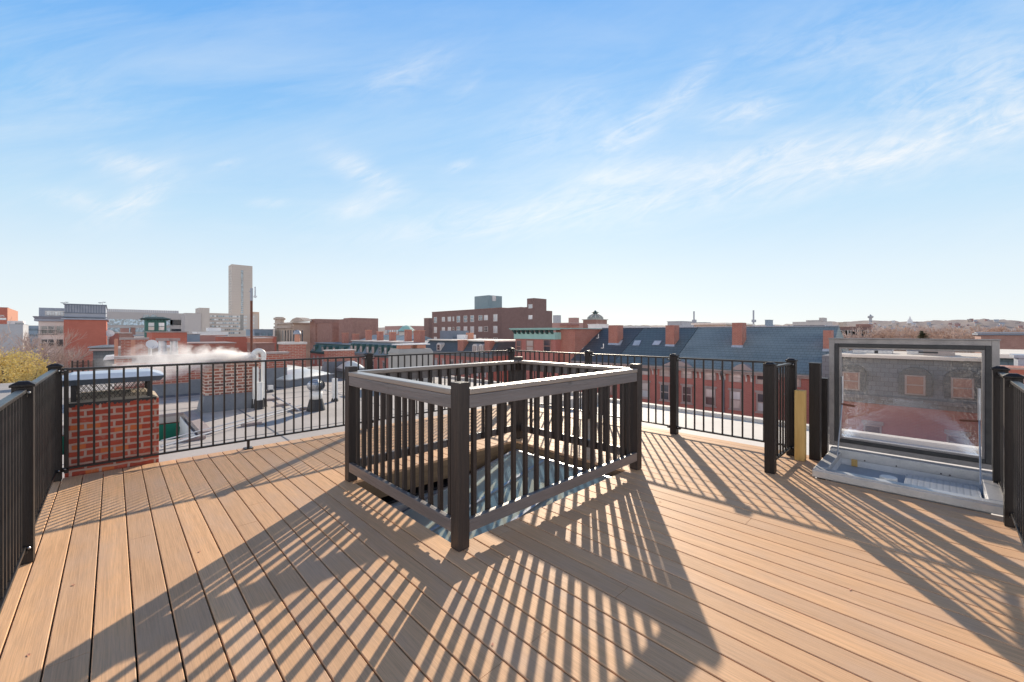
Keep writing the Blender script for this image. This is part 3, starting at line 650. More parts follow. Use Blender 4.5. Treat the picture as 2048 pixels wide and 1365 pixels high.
# ------------------------------------------------------------------ things on the neighbour's roof
# chimney right behind the railing with a wire mesh cap
cy=6.0; cx0,cx1=-0.345,0.365
T=thing('brick_chimney','broad red brick chimney with wire mesh sides and blue grey metal cap behind railing','chimney',(-.2,6.3,nz),)
MB().box(cx0,cx1,cy,cy+.62,nz,.705).build('brick_stack',M['brick_near'],T,bevel=0.004)
m=MB(); m.frus((cx0+.01,cx1-.005,cy+.008,cy+.61),(cx0+.10,cx1-.10,cy+.10,cy+.52),.7055,.765); m.build('mortar_crown',M['mortar'],T)
m=MB(); rnd=random.Random(5); prev=None
for q in range(60):
    x=cx0+.01+(cx1-cx0-.03)*q/59; dz=rnd.uniform(.004,.034); P=[(x,cy-.005,.700-dz),(x,cy-.005,.7085),(x,cy+.035,.709)]
    if prev:
        for k in (0,1): m.poly([prev[k],P[k],P[k+1],prev[k+1]])
    prev=P
m.build('tar_smear',M['bitumen'],T)
mx0,mx1,my0,my1=cx0+.06,cx1-.075,cy+.05,cy+.56
m=MB(); z0,z1=.725,.895; s_=.036
def strand(p,q): m.tube([p,q],.0026,3,0,False)
def face(fix,axis,a0,a1):
    n=int((a1-a0)/s_)+6
    for k in range(-6,n):
        for dr in (1,-1):
            A=a0+k*s_ if dr>0 else a0+k*s_+ (z1-z0)*.62
            Bq=A+dr*(z1-z0)*.62
            p0,p1=(A,z0),(Bq,z1)
            ts=[0,1]
            def cl(t): return A+(Bq-A)*t
            lo,hi=0,1
            if Bq!=A:
                for lim,sgn in ((a0,1),(a1,-1)):
                    tt=(lim-A)/(Bq-A)
                    if sgn*(Bq-A)>0: lo=max(lo,tt)
                    else: hi=min(hi,tt)
            if hi-lo<.05: continue
            P=lambda t:(cl(t),fix,z0+(z1-z0)*t) if axis=='x' else (fix,cl(t),z0+(z1-z0)*t)
            strand(P(lo),P(hi))
face(my0,'x',mx0,mx1); face(my1,'x',mx0,mx1); face(mx1,'y',my0,my1); face(mx0,'y',my0,my1)
m.build('wire_mesh',M['mesh'],T)
for x in (mx0,mx1):
    for y in (my0,my1): MB().box(x-.02,x+.02,y-.02,y+.02,.715,.90).build('mesh_corner_post',M['bitumen'],T)
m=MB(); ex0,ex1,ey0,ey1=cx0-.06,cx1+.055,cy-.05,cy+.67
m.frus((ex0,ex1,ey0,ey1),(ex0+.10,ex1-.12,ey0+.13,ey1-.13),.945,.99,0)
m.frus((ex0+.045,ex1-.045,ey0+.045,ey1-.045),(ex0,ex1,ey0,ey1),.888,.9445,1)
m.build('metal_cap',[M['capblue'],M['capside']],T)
# second chimney
T=thing('brick_chimney','weathered brick chimney with white mortar and grey metal flashing beside white flue pipes','chimney',(1.9,11.3,nz))
c0,c1,cyy=1.42,2.44,10.95
MB().box(c0,c1,cyy,cyy+.55,nz,.80).build('brick_stack',M['brick_old'],T,bevel=0.01)
m=MB(); m.frus((c0-.07,c1+.03,cyy-.08,cyy+.6),(c0-.012,c1+.012,cyy-.012,cyy+.562),nz+.001,.03); m.box(c0-.02,c1+.02,cyy-.02,cyy+.57,.03,.055); m.build('flashing',M['flash'],T)
m=MB(); m.box(c0-.03,c1+.03,cyy-.03,cyy+.58,.8005,.84); m.build('stone_cap',M['trimw'],T)
m=MB(); m.box(c0-.025,c0+.45,cyy-.026,cyy-.004,.735,.78); m.build('tar_patch',M['bitumen'],T)
# white flue pipes beside it
def vent(name,label,x,y,z0,z1,r,grp=None,boot=.16,n=14,sq=False):
    t=thing(name,label,'vent pipe',(x,y,z0),grp); m=MB()
    if sq: m.box(x-r,x+r,y-r,y+r,z0+.02,z1)
    else: m.lathe((x,y,0),[(r,z0+.02),(r,z1-.03),(r*1.12,z1-.028),(r*1.12,z1)],n)
    m.build('pipe',M['whitepvc'],t,smooth=False,bevel=0.006 if sq else 0)
    MB().lathe((x,y,0),[(r*1.7,z0+.001),(r*1.45,z0+.04),(r*1.25,z0+boot)],n).build('boot',M['bitumen'],t)
    return t
def fp(px,y): xx,d=ony(px,y); return xx
y0=10.86
vent('flue_pipe','square white flue pipe directly against right side of the weathered chimney',fp(511,y0),y0,nz,.62,.055,boot=.2,sq=True)
vent('flue_pipe','short round white vent pipe with rounded top between two taller white flues',fp(519,y0-.25),y0-.25,nz,.30,.062,boot=.2)
xx=fp(527,y0); t=vent('flue_pipe','tall white flue pipe with curved top puffing steam beside weathered chimney',xx,y0,nz,.86,.05,boot=.2)
m=MB(); pts=[(xx,y0,.85)]
for k in range(9):
    a=math.pi*k/8; pts.append((xx-.10+.10*math.cos(a),y0-.01,.90+.10*math.sin(a)))
pts.append((xx-.20,y0-.01,.83)); m.tube(pts,.054,14); m.build('elbow',M['whitepvc'],t,smooth=True)
# pale vents further along
for px,py0,py1,lab,w in ((669.5,757,803,'slim white vent pipe just left of the wooden guard post',.055),(541,771,785,'stubby white vent box behind the tall steaming flue',.06),(574,720,741,'small white roof vent behind the first curved skylight',.055)):
    g=gnd(px,py1,nz); d=F*(H-nz)/(py1-HY)
    vent('flue_pipe',lab,g[0],g[1],nz,zat(py0,d),w,boot=.08,sq=True)
# turbine ventilators
def turbine(label,px,pyb,pytop,r):
    g=gnd(px,pyb,nz); d=F*(H-nz)/(pyb-HY); zt=zat(pytop,d); x,y=g[0],g[1]; h=zt-nz
    t=thing('turbine_vent',label,'roof vent',(x,y,nz),'spinning turbine vents on the roof')
    MB().lathe((x,y,nz+.001),[(r*1.05,0),(r*.72,h*.36),(r*.72,h*.37)],20).build('boot',M['bitumen'],t)
    MB().lathe((x,y,nz),[(r*.70,h*.36),(r*.70,h*.62)],20).build('neck',M['whitepvc'],t,smooth=True)
    m=MB(); zc=nz+h*.80; rr=r; nb=22
    for q in range(nb):
        a0=2*math.pi*q/nb; prev=None
        for j in range(9):
            ph=-1.15+2.3*j/8; a=a0+.55*(j/8); rad=rr*math.cos(ph*.92); z=zc+h*.185*math.sin(ph)
            P=(x+rad*math.cos(a),y+rad*math.sin(a),z); Q=(x+rad*.86*math.cos(a+.33),y+rad*.86*math.sin(a+.33),z)
            if prev: m.poly([prev[0],P,Q,prev[1]])
            prev=(P,Q)
    m.lathe((x,y,zc),[(rr*.45,h*.165),(rr*.35,h*.195),(rr*.1,h*.205)],18); m.lathe((x,y,zc),[(rr*.72,-h*.19),(rr*.72,-h*.16)],18)
    m.lathe((x,y,zc),[(rr*.6,-h*.16),(rr*.6,h*.16)],14)
    m.build('turbine_head',M['galv'],t)
turbine('round galvanised turbine vent on white neck in front of the curved skylight',632,821,759,.185)
turbine('smaller grey turbine vent just right of the steaming flue pipe',552,741,705,.17)
# arched skylight domes
def dome(label,px0,py0,px1,py1,w,rise,curb):
    a=Vector(gnd(px0,py0,nz)); c=Vector(gnd(px1,py1,nz)); dr=(c-a); L=dr.length; dr/=L; nr=Vector((-dr.y,dr.x,0))
    if nr.y<0: nr=-nr
    t=thing('dome_skylight',label,'skylight',a,'arched white skylights on the neighbouring roof')
    m=MB(); P=lambda u,v,z: tuple(a+dr*u+nr*v+Vector((0,0,z)))
    m.hexa([P(0,0,.001),P(L,0,.001),P(L,w,.001),P(0,w,.001),P(.03,.03,curb),P(L-.03,.03,curb),P(L-.03,w-.03,curb),P(.03,w-.03,curb)]); m.build('curb',M['flash'],t)
    m=MB(); m.hexa([P(-.01,-.01,curb),P(L+.01,-.01,curb),P(L+.01,w+.01,curb),P(-.01,w+.01,curb),P(-.01,-.01,curb+.03),P(L+.01,-.01,curb+.03),P(L+.01,w+.01,curb+.03),P(-.01,w+.01,curb+.03)]); m.build('rim',M['galv'],t)
    m=MB(); NU,NV=16,8
    for j in range(NV+1):
        for i in range(NU+1):
            u=i/NU; v=j/NV; m.v.append(P(.02+(L-.04)*u,.02+(w-.04)*v,curb+.03+rise*math.sin(math.pi*u)**.8*(math.sin(math.pi*v)**.45 if 0<v<1 else 0)))
    for j in range(NV):
        for i in range(NU): q=j*(NU+1)+i; m.f.append((q,q+1,q+NU+2,q+NU+1)); m.m.append(0)
    m.build('dome',M['opal'],t,smooth=True)
dome('arched white skylight nearest the railing, behind the turbine vent',579,776,668,761,1.15,.24,.22)
dome('arched white skylight further back, right of the steaming flue pipe',549,768,622,749,1.3,.24,.24)
dome('small arched white skylight half hidden behind a railing post',690,744,732,741,1.0,.30,.10)
# long parapet wall
T=thing('brick_parapet','long brick parapet wall with pale coping crossing the neighbouring roof','parapet wall',(2.2,14.5,nz))
MB().box(.06,4.0,14.5,14.85,nz,.74).build('brick_wall',M['brick_wall'],T)
MB().box(.02,4.05,14.44,14.9,.7405,.80).box(.35,1.35,14.43,14.439,.62,.745).build('coping',M['trim'],T)
m=MB()
for x0,x1,zt in ((.75,1.55,.02),(1.55,2.3,.10),(2.3,2.9,.20),(2.9,4.0,.30)): m.box(x0,x1,14.47,14.499,nz,zt)
m.hexa([(.6,14.1,nz+.001),(4.0,14.1,nz+.001),(4.0,14.469,nz+.001),(.6,14.469,nz+.001),(.6,14.45,nz+.02),(4.0,14.45,nz+.02),(4.0,14.469,.0),(.6,14.469,-.1)])
m.build('flashing',M['flash'],T)
# blocks and thin gas lines on the membrane
def run(px0,py0,px1,py1,r,name,label,z=.06):
    a=gnd(px0,py0,nz); c=gnd(px1,py1,nz)
    o=MB().tube([(a[0],a[1],nz+z),(c[0],c[1],nz+z)],r,6).build(name,M['zinc'],org=(a[0],a[1],nz)); return tag(o,label,'pipe','thin pipes lying across the roof')
run(322,902,590,822,.016,'roof_pipe','front thin grey pipe running along the membrane roof')
run(322,890,605,815,.012,'roof_pipe','rear thin grey pipe running along the membrane roof')
run(545,795,600,828,.014,'roof_pipe','short diagonal grey pipe leaving the white flues')
for i,(px,py,lab) in enumerate(((386,881,'pipe support block nearest the near red chimney'),(503,851,'pipe support block in the middle of the roof pipes'),(598,821,'pipe support block at far right end of roof pipes'),(545,801,'pipe support block at the foot of the steaming flue'),(565,812,'pipe support block on the short diagonal pipe'))):
    g=gnd(px,py,nz); o=MB().box(g[0]-.16,g[0]+.16,g[1]-.05,g[1]+.05,nz+.006,nz+.05).build('support_block',M['trim'],org=(g[0],g[1],nz)); tag(o,lab,'block','support blocks under the roof pipes')
# ------------------------------------------------------------------ generic building blocks
def winproto(name,kind):
    """unit window 1 x 1 in the XZ plane facing -Y, base at z=0"""
    m=MB()
    fr=0.10 if kind!='plain' else 0.06
    m.box(-.5,.5,-.05,.02,0,fr*.6,0); m.box(-.5,.5,-.05,.02,1-fr*.6,1,0); m.box(-.5,-.5+fr,-.05,.02,fr*.6,1-fr*.6,0); m.box(.5-fr,.5,-.05,.02,fr*.6,1-fr*.6,0)
    if kind in('sash','dbl','lit','blind'): m.box(-.5+fr,.5-fr,-.035,.02,.47,.53,0)
    if kind in('dbl','lit'): m.box(-.03,.03,-.03,.02,fr*.6,.47,0); m.box(-.03,.03,-.03,.02,.53,1-fr*.6,0)
    z=1-fr*.6
    m.box(-.5+fr,.5-fr,-.012,.02,fr*.6,.47 if kind in('sash','blind') else z,1)
    if kind in('sash','blind'): m.box(-.5+fr,.5-fr,-.018,.02,.53,z,2 if kind=='blind' else 1)
    me=bpy.data.meshes.new(name); me.from_pydata(m.v,[],m.f); return me,m.m
WP={}
def wmesh(kind,frame,glass,top=None):
    key=(kind,frame,glass,top)
    if key not in WP:
        me,mi=winproto('window',kind)
        for mt in (M[frame],M[glass],M[top or glass]): me.materials.append(mt)
        me.polygons.foreach_set('material_index',mi); WP[key]=me
    return WP[key]
def window(root,face,x,y,z0,w,h,kind='sash',frame='trimw',glass='win',top=None,name='window'):
    o=bpy.data.objects.new(name,wmesh(kind,frame,glass,top)); C.objects.link(o); o.parent=root
    L=Vector(root.location); p=root.parent
    while p: L+=Vector(p.location); p=p.parent
    o.location=Vector((x,y,z0))-L
    o.rotation_euler=(0,0,{'-y':0,'-x':R(-90),'+x':R(90)}[face]); o.scale=(w,1,h); return o
def grid(root,face,plane,a0,a1,n,rows,w,h,kind='sash',frame='trimw',glasses=('win','win','winlight'),sill=False,name='window',skip=()):
    rn=random.Random(hash((face,round(a0,1),n))%1000)
    for r,z in enumerate(rows):
        for q in range(n):
            if (r,q) in skip: continue
            a=a0+(a1-a0)*(q+.5)/n
            P=(a,plane-.01) if face=='-y' else (plane-.01,a)
            window(root,face,P[0],P[1],z,w,h,kind,frame,rn.choice(glasses),name=name)
def yblock(name,label,px0,px1,pyt,d,depth,mt,cat='building',zb=GZ,group=None,roof='roofmix',lip=.12,adj=0):
    """block whose long face looks back along the boards (-Y)"""
    a,bb=ray((px0+px1)/2); y=bb*d; xa,da=ony(px0,y); xb,db=ony(px1,y); zt=zat(pyt,(da+db)/2)
    t=thing(name,label,cat,((xa+xb)/2,y,zb),group)
    MB().box(xa,xb,y,y+depth,zb,zt).build('wall',M[mt],t)
    m=MB().box(xa-lip,xb+lip,y-lip,y+depth+lip,zt+.002,zt+max(.08,lip*.8)); m.build('roof',M[roof],t)
    return t,xa,xb,y,zt,(da+db)/2
def xblock(name,label,px0,px1,pyt,x,depth,mt,cat='building',zb=GZ,group=None,roof='roofmix',lip=.12,full=False):
    """block whose long face looks toward -X"""
    ya,da=onx(px0,x); yb,db=onx(px1,x); zt=zat(pyt,(da+db)/2)
    if not full and px1>px0 and yb>0:
        a1,b1=ray(px1); yb0=yb; k=1.0
        while True:
            yb=(x+depth*k)*b1/a1
            if ya-yb>.5*(ya-yb0) or k<.05: break
            k*=.8
        depth*=k
    y0,y1=min(ya,yb),max(ya,yb)
    t=thing(name,label,cat,(x,(y0+y1)/2,zb),group)
    MB().box(x,x+depth,y0,y1,zb,zt).build('wall',M[mt],t)
    MB().box(x-lip,x+depth+lip,y0-lip,y1+lip,zt+.002,zt+max(.08,lip*.8)).build('roof',M[roof],t)
    return t,y0,y1,x,zt,(da+db)/2
def part_yrect(root,name,px0,py0,px1,py1,y,depth,mt,proud=0.0):
    xa,da=ony(px0,y-proud); xb,db=ony(px1,y-proud); d=(da+db)/2
    return MB().box(xa,xb,y-proud,y+depth,zat(py1,d),zat(py0,d)).build(name,M[mt],root)
# ------------------------------------------------------------------ rooftop clutter on left, mid distance
def chim(label,px0,px1,pyt,d,depth,mt,zb=-.7,cap=None,group=None):
    a,bb=ray((px0+px1)/2); y=bb*d; xa,_=ony(px0,y); xb,_=ony(px1,y); zt=zat(pyt,d)
    t=thing('brick_chimney',label,'chimney',((xa+xb)/2,y,zb),group)
    MB().box(xa,xb,y,y+depth,zb,zt).build('brick_stack',M[mt],t)
    if cap: MB().box(xa-.04,xb+.04,y-.04,y+depth+.04,zt+.001,zt+.09).build('cap',M[cap],t)
    return t,xa,xb,y,zt
GCH='brick chimneys standing on the nearby roofs'
chim('broad plain brick stack behind satellite dish and terracotta posts',242,296,680,18,.8,'brick_wall',-.7,'trim',GCH)
t,xa,xb,y,zt=chim('brick chimney with white capped lantern cowl, right of steaming flue',570,612,689,17,.9,'brick_wall',-.7,'trimw',GCH)
cx=(xa+xb)/2+.15
MB().lathe((cx,y+.3,zt+.09),[(.10,0),(.10,.10),(.11,.10),(.11,.16),(.09,.16),(.09,.32)],12).build('cowl_body',M['terra'],t)
MB().lathe((cx,y+.3,zt+.41),[(.15,0),(.15,.05),(.11,.14),(.02,.18)],12).build('cowl_cap',M['zinc'],t)
for i,(px0,px1,py0,py1,d,lab) in enumerate(((229.5,235,678,703,15.5,'left terracotta pole rising above a low brick wall'),(263,269.5,680.5,713,14.6,'right terracotta pole rising in front of brick stack'))):
    a,bb=ray((px0+px1)/2); P=pt((px0+px1)/2,py1,d); w=(px1-px0)/F*d/2
    o=MB().box(P[0]-w,P[0]+w,P[1]-w,P[1]+w,P[2]-.5,zat(py0,d)).build('terracotta_flue',M['terra'],org=(P[0],P[1],P[2]-.5)); tag(o,lab,'flue','terracotta poles by the satellite dish')
T=thing('brick_parapet','short stretch of brick wall with grey coping below the terracotta poles','parapet wall',(*pt(235,720,15.4)[:2],-.7))
y=14.95; xa,_=ony(228,y); xb,_=ony(298,y)
MB().box(xa,xb,y,y+.3,-.7,.50).build('brick_wall',M['brick_wall'],T); MB().box(xa-.03,xb,y-.05,y+.34,.501,.57).build('coping',M['trim'],T)
# satellite dish
def dish(label,px,py,d,r,poleh,grp='satellite dishes on roofs'):
    P=Vector(pt(px,py,d)); t=thing('satellite_dish',label,'satellite dish',(P.x,P.y,P.z-poleh),grp)
    MB().tube([(P.x-.12*r,P.y+.1*r,P.z-poleh),(P.x-.12*r,P.y+.1*r,P.z)],r*.10,8).build('pole',M['whitepvc'],t)
    ax=Vector((.25,-1,.28)).normalized(); u=ax.cross(Vector((0,0,1))).normalized(); v=u.cross(ax); m=MB(); n=20
    rows=[(0,-.16),(.5,-.11),(.85,-.03),(1,.02)]
    for rr,dz in rows[1:]:
        for q in range(n):
            an=2*math.pi*q/n; m.v.append(tuple(P+u*(r*rr*math.cos(an))+v*(r*rr*.92*math.sin(an))+ax*(dz*r)))
    for k in range(2):
        for q in range(n): m.f.append((k*n+q,k*n+(q+1)%n,(k+1)*n+(q+1)%n,(k+1)*n+q)); m.m.append(0)
    m.f.append(tuple(range(n))); m.m.append(0)
    m.build('reflector',M['whitewash'],t)
    MB().tube([tuple(P-v*r*.8),tuple(P+ax*r*.9-v*r*.55)],r*.04,6).build('feed_arm',M['galv'],t)
    return t
dish('white satellite dish on a pole above the long brick parapet',304,689,14.4,.175,.42)
# metal flues with stone caps
for px,py0,py1,w,d,lab in ((325,677,703,13,22,'left short metal chimney flue with flat stone cap'),(348,677,700,12,22.5,'right short metal chimney flue with flat stone cap')):
    P=pt(px,py1,d); r=w/F*d/2; zt=zat(py0,d)
    t=thing('chimney_flue',lab,'flue',(P[0],P[1],P[2]-.6),'stone capped metal flues')
    MB().lathe((P[0],P[1],0),[(r*1.15,P[2]-.6),(r*1.15,P[2]),(r,P[2]+.001),(r,zt-.14)],14).build('flue',M['galv'],t,smooth=False)
    MB().box(P[0]-r*1.5,P[0]+r*1.5,P[1]-r*1.5,P[1]+r*1.5,zt-.138,zt).build('stone_cap',M['trim'],t)
# parapet and stucco chimney further along the row
y=pt(682,720,19)[1]; xa,_=ony(655,y); xb,_=ony(709,y)
T=thing('brick_parapet','short brick parapet on dark metal base, left of the railing middle post','parapet wall',((xa+xb)/2,y,-.75))
MB().box(xa,xb,y,y+.4,-.75,zat(702,19)).build('brick_wall',M['brick_wall'],T); MB().box(xa-.05,xb+.05,y-.05,y+.45,zat(702,19)+.001,zat(700,19)).build('coping',M['trimw'],T)
m=MB(); m.frus((xa-.25,xb+.1,y-.12,y+.5),(xa-.01,xb+.01,y-.01,y+.41),-.74,zat(723,19)); m.build('flashing',M['flash'],T)
P=pt(831,720,14); y=P[1]; xa,_=ony(797,y); xb,_=ony(866,y)
T=thing('stucco_chimney','wide grey stucco chimney with two white capped flues behind the wooden guard','chimney',((xa+xb)/2,y,-.6))
MB().box(xa,xb,y,y+.7,-.6,.72).frus((xa-.02,xb+.02,y-.02,y+.72),(xa+.06,xb-.06,y+.06,y+.64),.721,.86).build('stack',M['stucco'],T,bevel=.01)
for q in (.28,.72):
    cx=xa+(xb-xa)*q; fl=MB().box(cx-.17,cx+.17,y+.15,y+.5,.86,.985).build('flue',M['terra'],T)
    MB().box(cx-.29,cx+.29,y+.05,y+.62,.99,1.025).build('flue_cap',M['whitewash'],fl)
# rusty mast
P=pt(503,690,40); t=thing('antenna_mast','tall rusty mast with grey top and cross arm behind the steam plume','mast',(P[0],P[1],-3))
MB().tube([(P[0],P[1],-3),(P[0],P[1],zat(602,40))],.11,8).build('pole',M['rust'],t)
MB().tube([(P[0],P[1],zat(602,40)),(P[0],P[1],zat(581,40))],.12,8).tube([(P[0]-.25,P[1]-.25,zat(584,40)),(P[0]-.0,P[1],zat(584,40))],.03,5).box(P[0]-.1,P[0]+.1,P[1]-.1,P[1]+.1,zat(581,40),zat(577,40)).build('mast_head',M['zinc'],t)
MB().tube([(P[0]+.25,P[1]-.2,zat(596,40)),(P[0]+.25,P[1]-.2,zat(574,40))],.07,6).box(P[0]+.15,P[0]+.4,P[1]-.3,P[1]-.1,zat(595,40),zat(592,40)).build('antenna',M['galv'],t)
# steam
def steam():
    n=NT('steam'); tc=n.add('ShaderNodeTexCoord'); sp=n.add('ShaderNodeSeparateXYZ'); n.link(tc.outputs['Object'],sp.inputs[0])
    s=n.math('DIVIDE',sp.outputs[0],-SL)                       # 0 at the mouth, 1 at the tail
    rad=n.math('ADD',.085,n.math('MULTIPLY',n.math('POWER',n.math('MAXIMUM',s,0.001),.65),.50))
    wv=n.noise(n.coords((1.4,1.4,1.4)),1.0,2)
    zc=n.math('SUBTRACT',sp.outputs[2],n.math('ADD',n.math('SUBTRACT',n.math('MULTIPLY',n.math('SINE',n.math('MULTIPLY',s,3.3)),.17),n.math('MULTIPLY',s,.42)),n.math('MULTIPLY',n.math('SUBTRACT',wv,.5),n.math('MULTIPLY',s,.5))))
    r2=n.math('SQRT',n.math('ADD',n.math('MULTIPLY',sp.outputs[1],sp.outputs[1]),n.math('MULTIPLY',zc,zc)))
    e=n.math('SUBTRACT',1.0,n.math('DIVIDE',r2,rad),clamp=True)
    v=n.coords((1,1,1.2)); no=n.noise(v,3.6,7,.66,.6)
    dn=n.math('SUBTRACT',n.math('ADD',n.math('MULTIPLY',e,1.0),n.math('MULTIPLY',no,2.7)),1.55,clamp=True)
    fall=n.math('SUBTRACT',1.03,s,clamp=True)
    dens=n.math('MULTIPLY',n.math('MULTIPLY',n.math('MULTIPLY',dn,n.math('GREATER_THAN',e,0.0)),n.math('MULTIPLY',fall,n.math('ADD',5.0,n.math('DIVIDE',6.0,n.math('ADD',.2,n.math('MULTIPLY',s,2.0)))))),1.35)
    vs=n.add('ShaderNodeVolumePrincipled'); vs.inputs['Color'].default_value=(1,.98,.97,1); vs.inputs['Anisotropy'].default_value=.6
    n.link(dens,vs.inputs['Density']); n.link(vs.outputs[0],n.out.inputs['Volume']); return n.m
SL=2.75
m=MB(); x0=fp(517,y0:=10.80); 
m.hexa([(x0-SL,y0-.55,.35),(x0,y0-.25,.60),(x0,y0+.3,.60),(x0-SL,y0+.6,.35),(x0-SL,y0-.55,1.45),(x0,y0-.25,1.3),(x0,y0+.3,1.3),(x0-SL,y0+.6,1.45)])
o=m.build('steam_plume',steam(),org=(x0,y0+.02,.86)); o['kind']='stuff'; o['label']='white steam blowing left from the curved flue pipe'
# ------------------------------------------------------------------ the row across the street
XF=32.0; EZ=-1.25; XR=37.0; SLP=(1.85-EZ)/(XR-31.7)
GRW='row houses across the street'
def onslope(px,py):
    a,b=ray(px); s=(HY-py)/F; y=(H-EZ+SLP*31.7)/(SLP*a-s); return (a*y,b*y,H+s*y)
def rowhouse(label,y0,y1,slate,winy,chims=(),lights=(),drain=(),pediment=(),ridge=1.85,w=.78,glz=('winlight','win','winblind')):
    t=thing('brick_rowhouse',label,'row house',(XF,(y0+y1)/2,GZ),GRW)
    MB().box(XF,XF+11,y0,y1,GZ,EZ-.02).build('wall',M['brick_far'],t)
    m=MB(); pts=[(31.62,y0,EZ-.05),(31.62,y0,EZ+.02),(XR,y0,ridge),(XR+6,y0,ridge-2.4),(XR+6,y0,EZ-.05)]
    m.extr(pts,(0,y1-y0,0)); rf=m.build('roof',M[slate],t)
    MB().box(XR-.12,XR+.12,y0,y1,ridge-.02,ridge+.05).build('ridge_cap',M['zinc'],rf)
    MB().box(31.72,31.995,y0,y1,EZ-.30,EZ-.06).box(31.55,31.70,y0+.02,y1-.02,EZ-.14,EZ-.055).build('cornice',M['trim'],t)
    for px0,px1,pyt,pyb in chims:
        P=onslope((px0+px1)/2,pyb); x=P[0]; ya,d=onx(px0,x); yb,_=onx(px1,x)
        c=MB().box(x,x+1.0,min(ya,yb),max(ya,yb),P[2]-.8,zat(pyt,d)).build('chimney',M['brick_wall'],t)
        MB().frus((x-.1,x+1.1,min(ya,yb)-.10,max(ya,yb)+.04),(x-.02,x+1.02,min(ya,yb)-.02,max(ya,yb)+.02),P[2]-.08,P[2]+.16).build('flashing',M['galv'],c)
    for q in lights:
        A=[onslope(*p) for p in q]; c=Vector((-.5,0,.86))*.06
        m=MB().extr(A,tuple(c)); k=m.build('roof_window',M['zincseam'],t)
        ctr=sum((Vector(a) for a in A),Vector())/4
        MB().extr([tuple(ctr+(Vector(a)-ctr)*.86+c) for a in A],tuple(c*.2)).build('pane',M['winlight'],k)
    rn=random.Random(int(y0*10))
    for wy in winy:
        f=window(t,'-x',XF-.01,wy,-2.14,w*1.12,.60,'blind','trim','winblind',rn.choice(['winblind','win']))
        f=window(t,'-x',XF-.01,wy,-4.05,w,1.30,'blind','trim',rn.choice(glz),rn.choice(glz))
        MB().box(XF-.09,XF-.011,wy-w*.62,wy+w*.62,-2.74,-2.60).build('lintel',M['trim'],t)
        MB().box(XF-.10,XF-.011,wy-w*.60,wy+w*.60,-4.15,-4.055).build('sill',M['trim'],t)
        f=window(t,'-x',XF-.01,wy,-7.3,w,1.6,'sash','trim','win')
    for yy in sorted(set([round((a+b)/2,2) for a,b in zip(winy[:-1],winy[1:])])):
        for dy in (-.16,.16): 
            MB().extr([(XF-.28,yy+dy-.05,EZ-.31),(XF-.001,yy+dy-.05,EZ-.31),(XF-.001,yy+dy-.05,-2.05),(XF-.06,yy+dy-.05,-2.05),(XF-.10,yy+dy-.05,-1.78)],(0,.10,0)).build('bracket',M['trimw'],t)
    for yy in drain:
        MB().tube([(XF-.35,yy,EZ-.15),(XF-.1,yy-.1,-2.0),(XF-.08,yy-.1,-13)],.06,6).build('downspout',M['zincseam'],t)
    for ya,yb in pediment:
        m=MB(); n=8; pts=[(31.55,ya+(yb-ya)*q/n,EZ+.02+.42*math.sin(math.pi*q/n)) for q in range(n+1)]
        m.extr(pts,(1.6,0,0)); m.build('pediment',M['trim'],t)
    return t
S9=[17.07-1.735*q for q in range(8)]
def skyl(px0,px1,py0,py1,sk):       # parallelogram on the slope
    return ((px0,py1),(px1,py1),(px1+sk,py0),(px0+sk,py0))
rowhouse('brick row house with long plain blue grey slate roof and two brick chimneys',4.95,14.7,'slate_blue',[y for y in S9 if 5.2<y<14.5],chims=((1464,1484,646,695),(1646,1662,661,703)),drain=(11.0,14.4),pediment=((8.9,10.3),))
rowhouse('brick row house with dark blue slate roof and a row of three small roof windows',14.75,19.9,'slate_navy',[15.38,17.07,18.75],chims=((1331,1348,651,693),),lights=(skyl(1230,1241,681.5,692.5,6),skyl(1264,1279,682,693,5),skyl(1303,1319,682.5,692,6)),pediment=((13.0,15.4),))
rowhouse('brick row house with black slate roof carrying four paired roof windows',19.95,24.6,'slate_dark',[20.6,22.3,23.8],chims=((1217,1235,651,690),),lights=(skyl(1152,1165,673.5,682,8),skyl(1169,1182,674,682.5,8),skyl(1135,1148,692,700,7),skyl(1152,1165,692,700.5,7)),w=.7)
# stove pipes on slope
for i,(px,py,lab) in enumerate(((1197,677,'upper white vent pipe on black slate roof'),(1207,697,'lower white vent pipe on black slate roof by the chimney'))):
    P=onslope(px,py); o=MB().tube([P,(P[0],P[1],P[2]+.42)],.05,6).tube([(P[0]-.25,P[1]+.1,P[2]+.02),P],.05,6).build('vent_pipe',M['whitepvc'],org=P); tag(o,lab,'vent pipe','vent pipes on the black slate roof')
# copper-corniced house and its chimney block
t=thing('brick_rowhouse','taller brick house with wide turquoise copper cornice','row house',(XF-.6,29.5,GZ),GRW)
ya,d=onx(1111,XF-.6); yb,d2=onx(1031,XF-.6); zc=zat(678,d2)
MB().box(XF-.6,XF+11,ya,yb,GZ,zc).build('wall',M['brick_far'],t)
zt=zat(657,d2)
m=MB(); m.box(XF-.75,XF+11,ya-.05,yb+.1,zc+.001,zt-.45); m.box(XF-1.35,XF+11,ya-.1,yb+.25,zt-.10,zt); m.box(XF-1.25,XF+10,ya-.05,yb+.15,zt-.2,zt-.101)
c=m.build('copper_cornice',M['copper'],t)
n=9
for q in range(n):
    yy=ya+.25+(yb-ya-.4)*q/(n-1); MB().extr([(XF-1.2,yy-.11,zt-.21),(XF-.751,yy-.11,zt-.21),(XF-.751,yy-.11,zt-.62),(XF-.9,yy-.11,zt-.55)],(0,.22,0)).build('bracket',M['copper_d'],c)
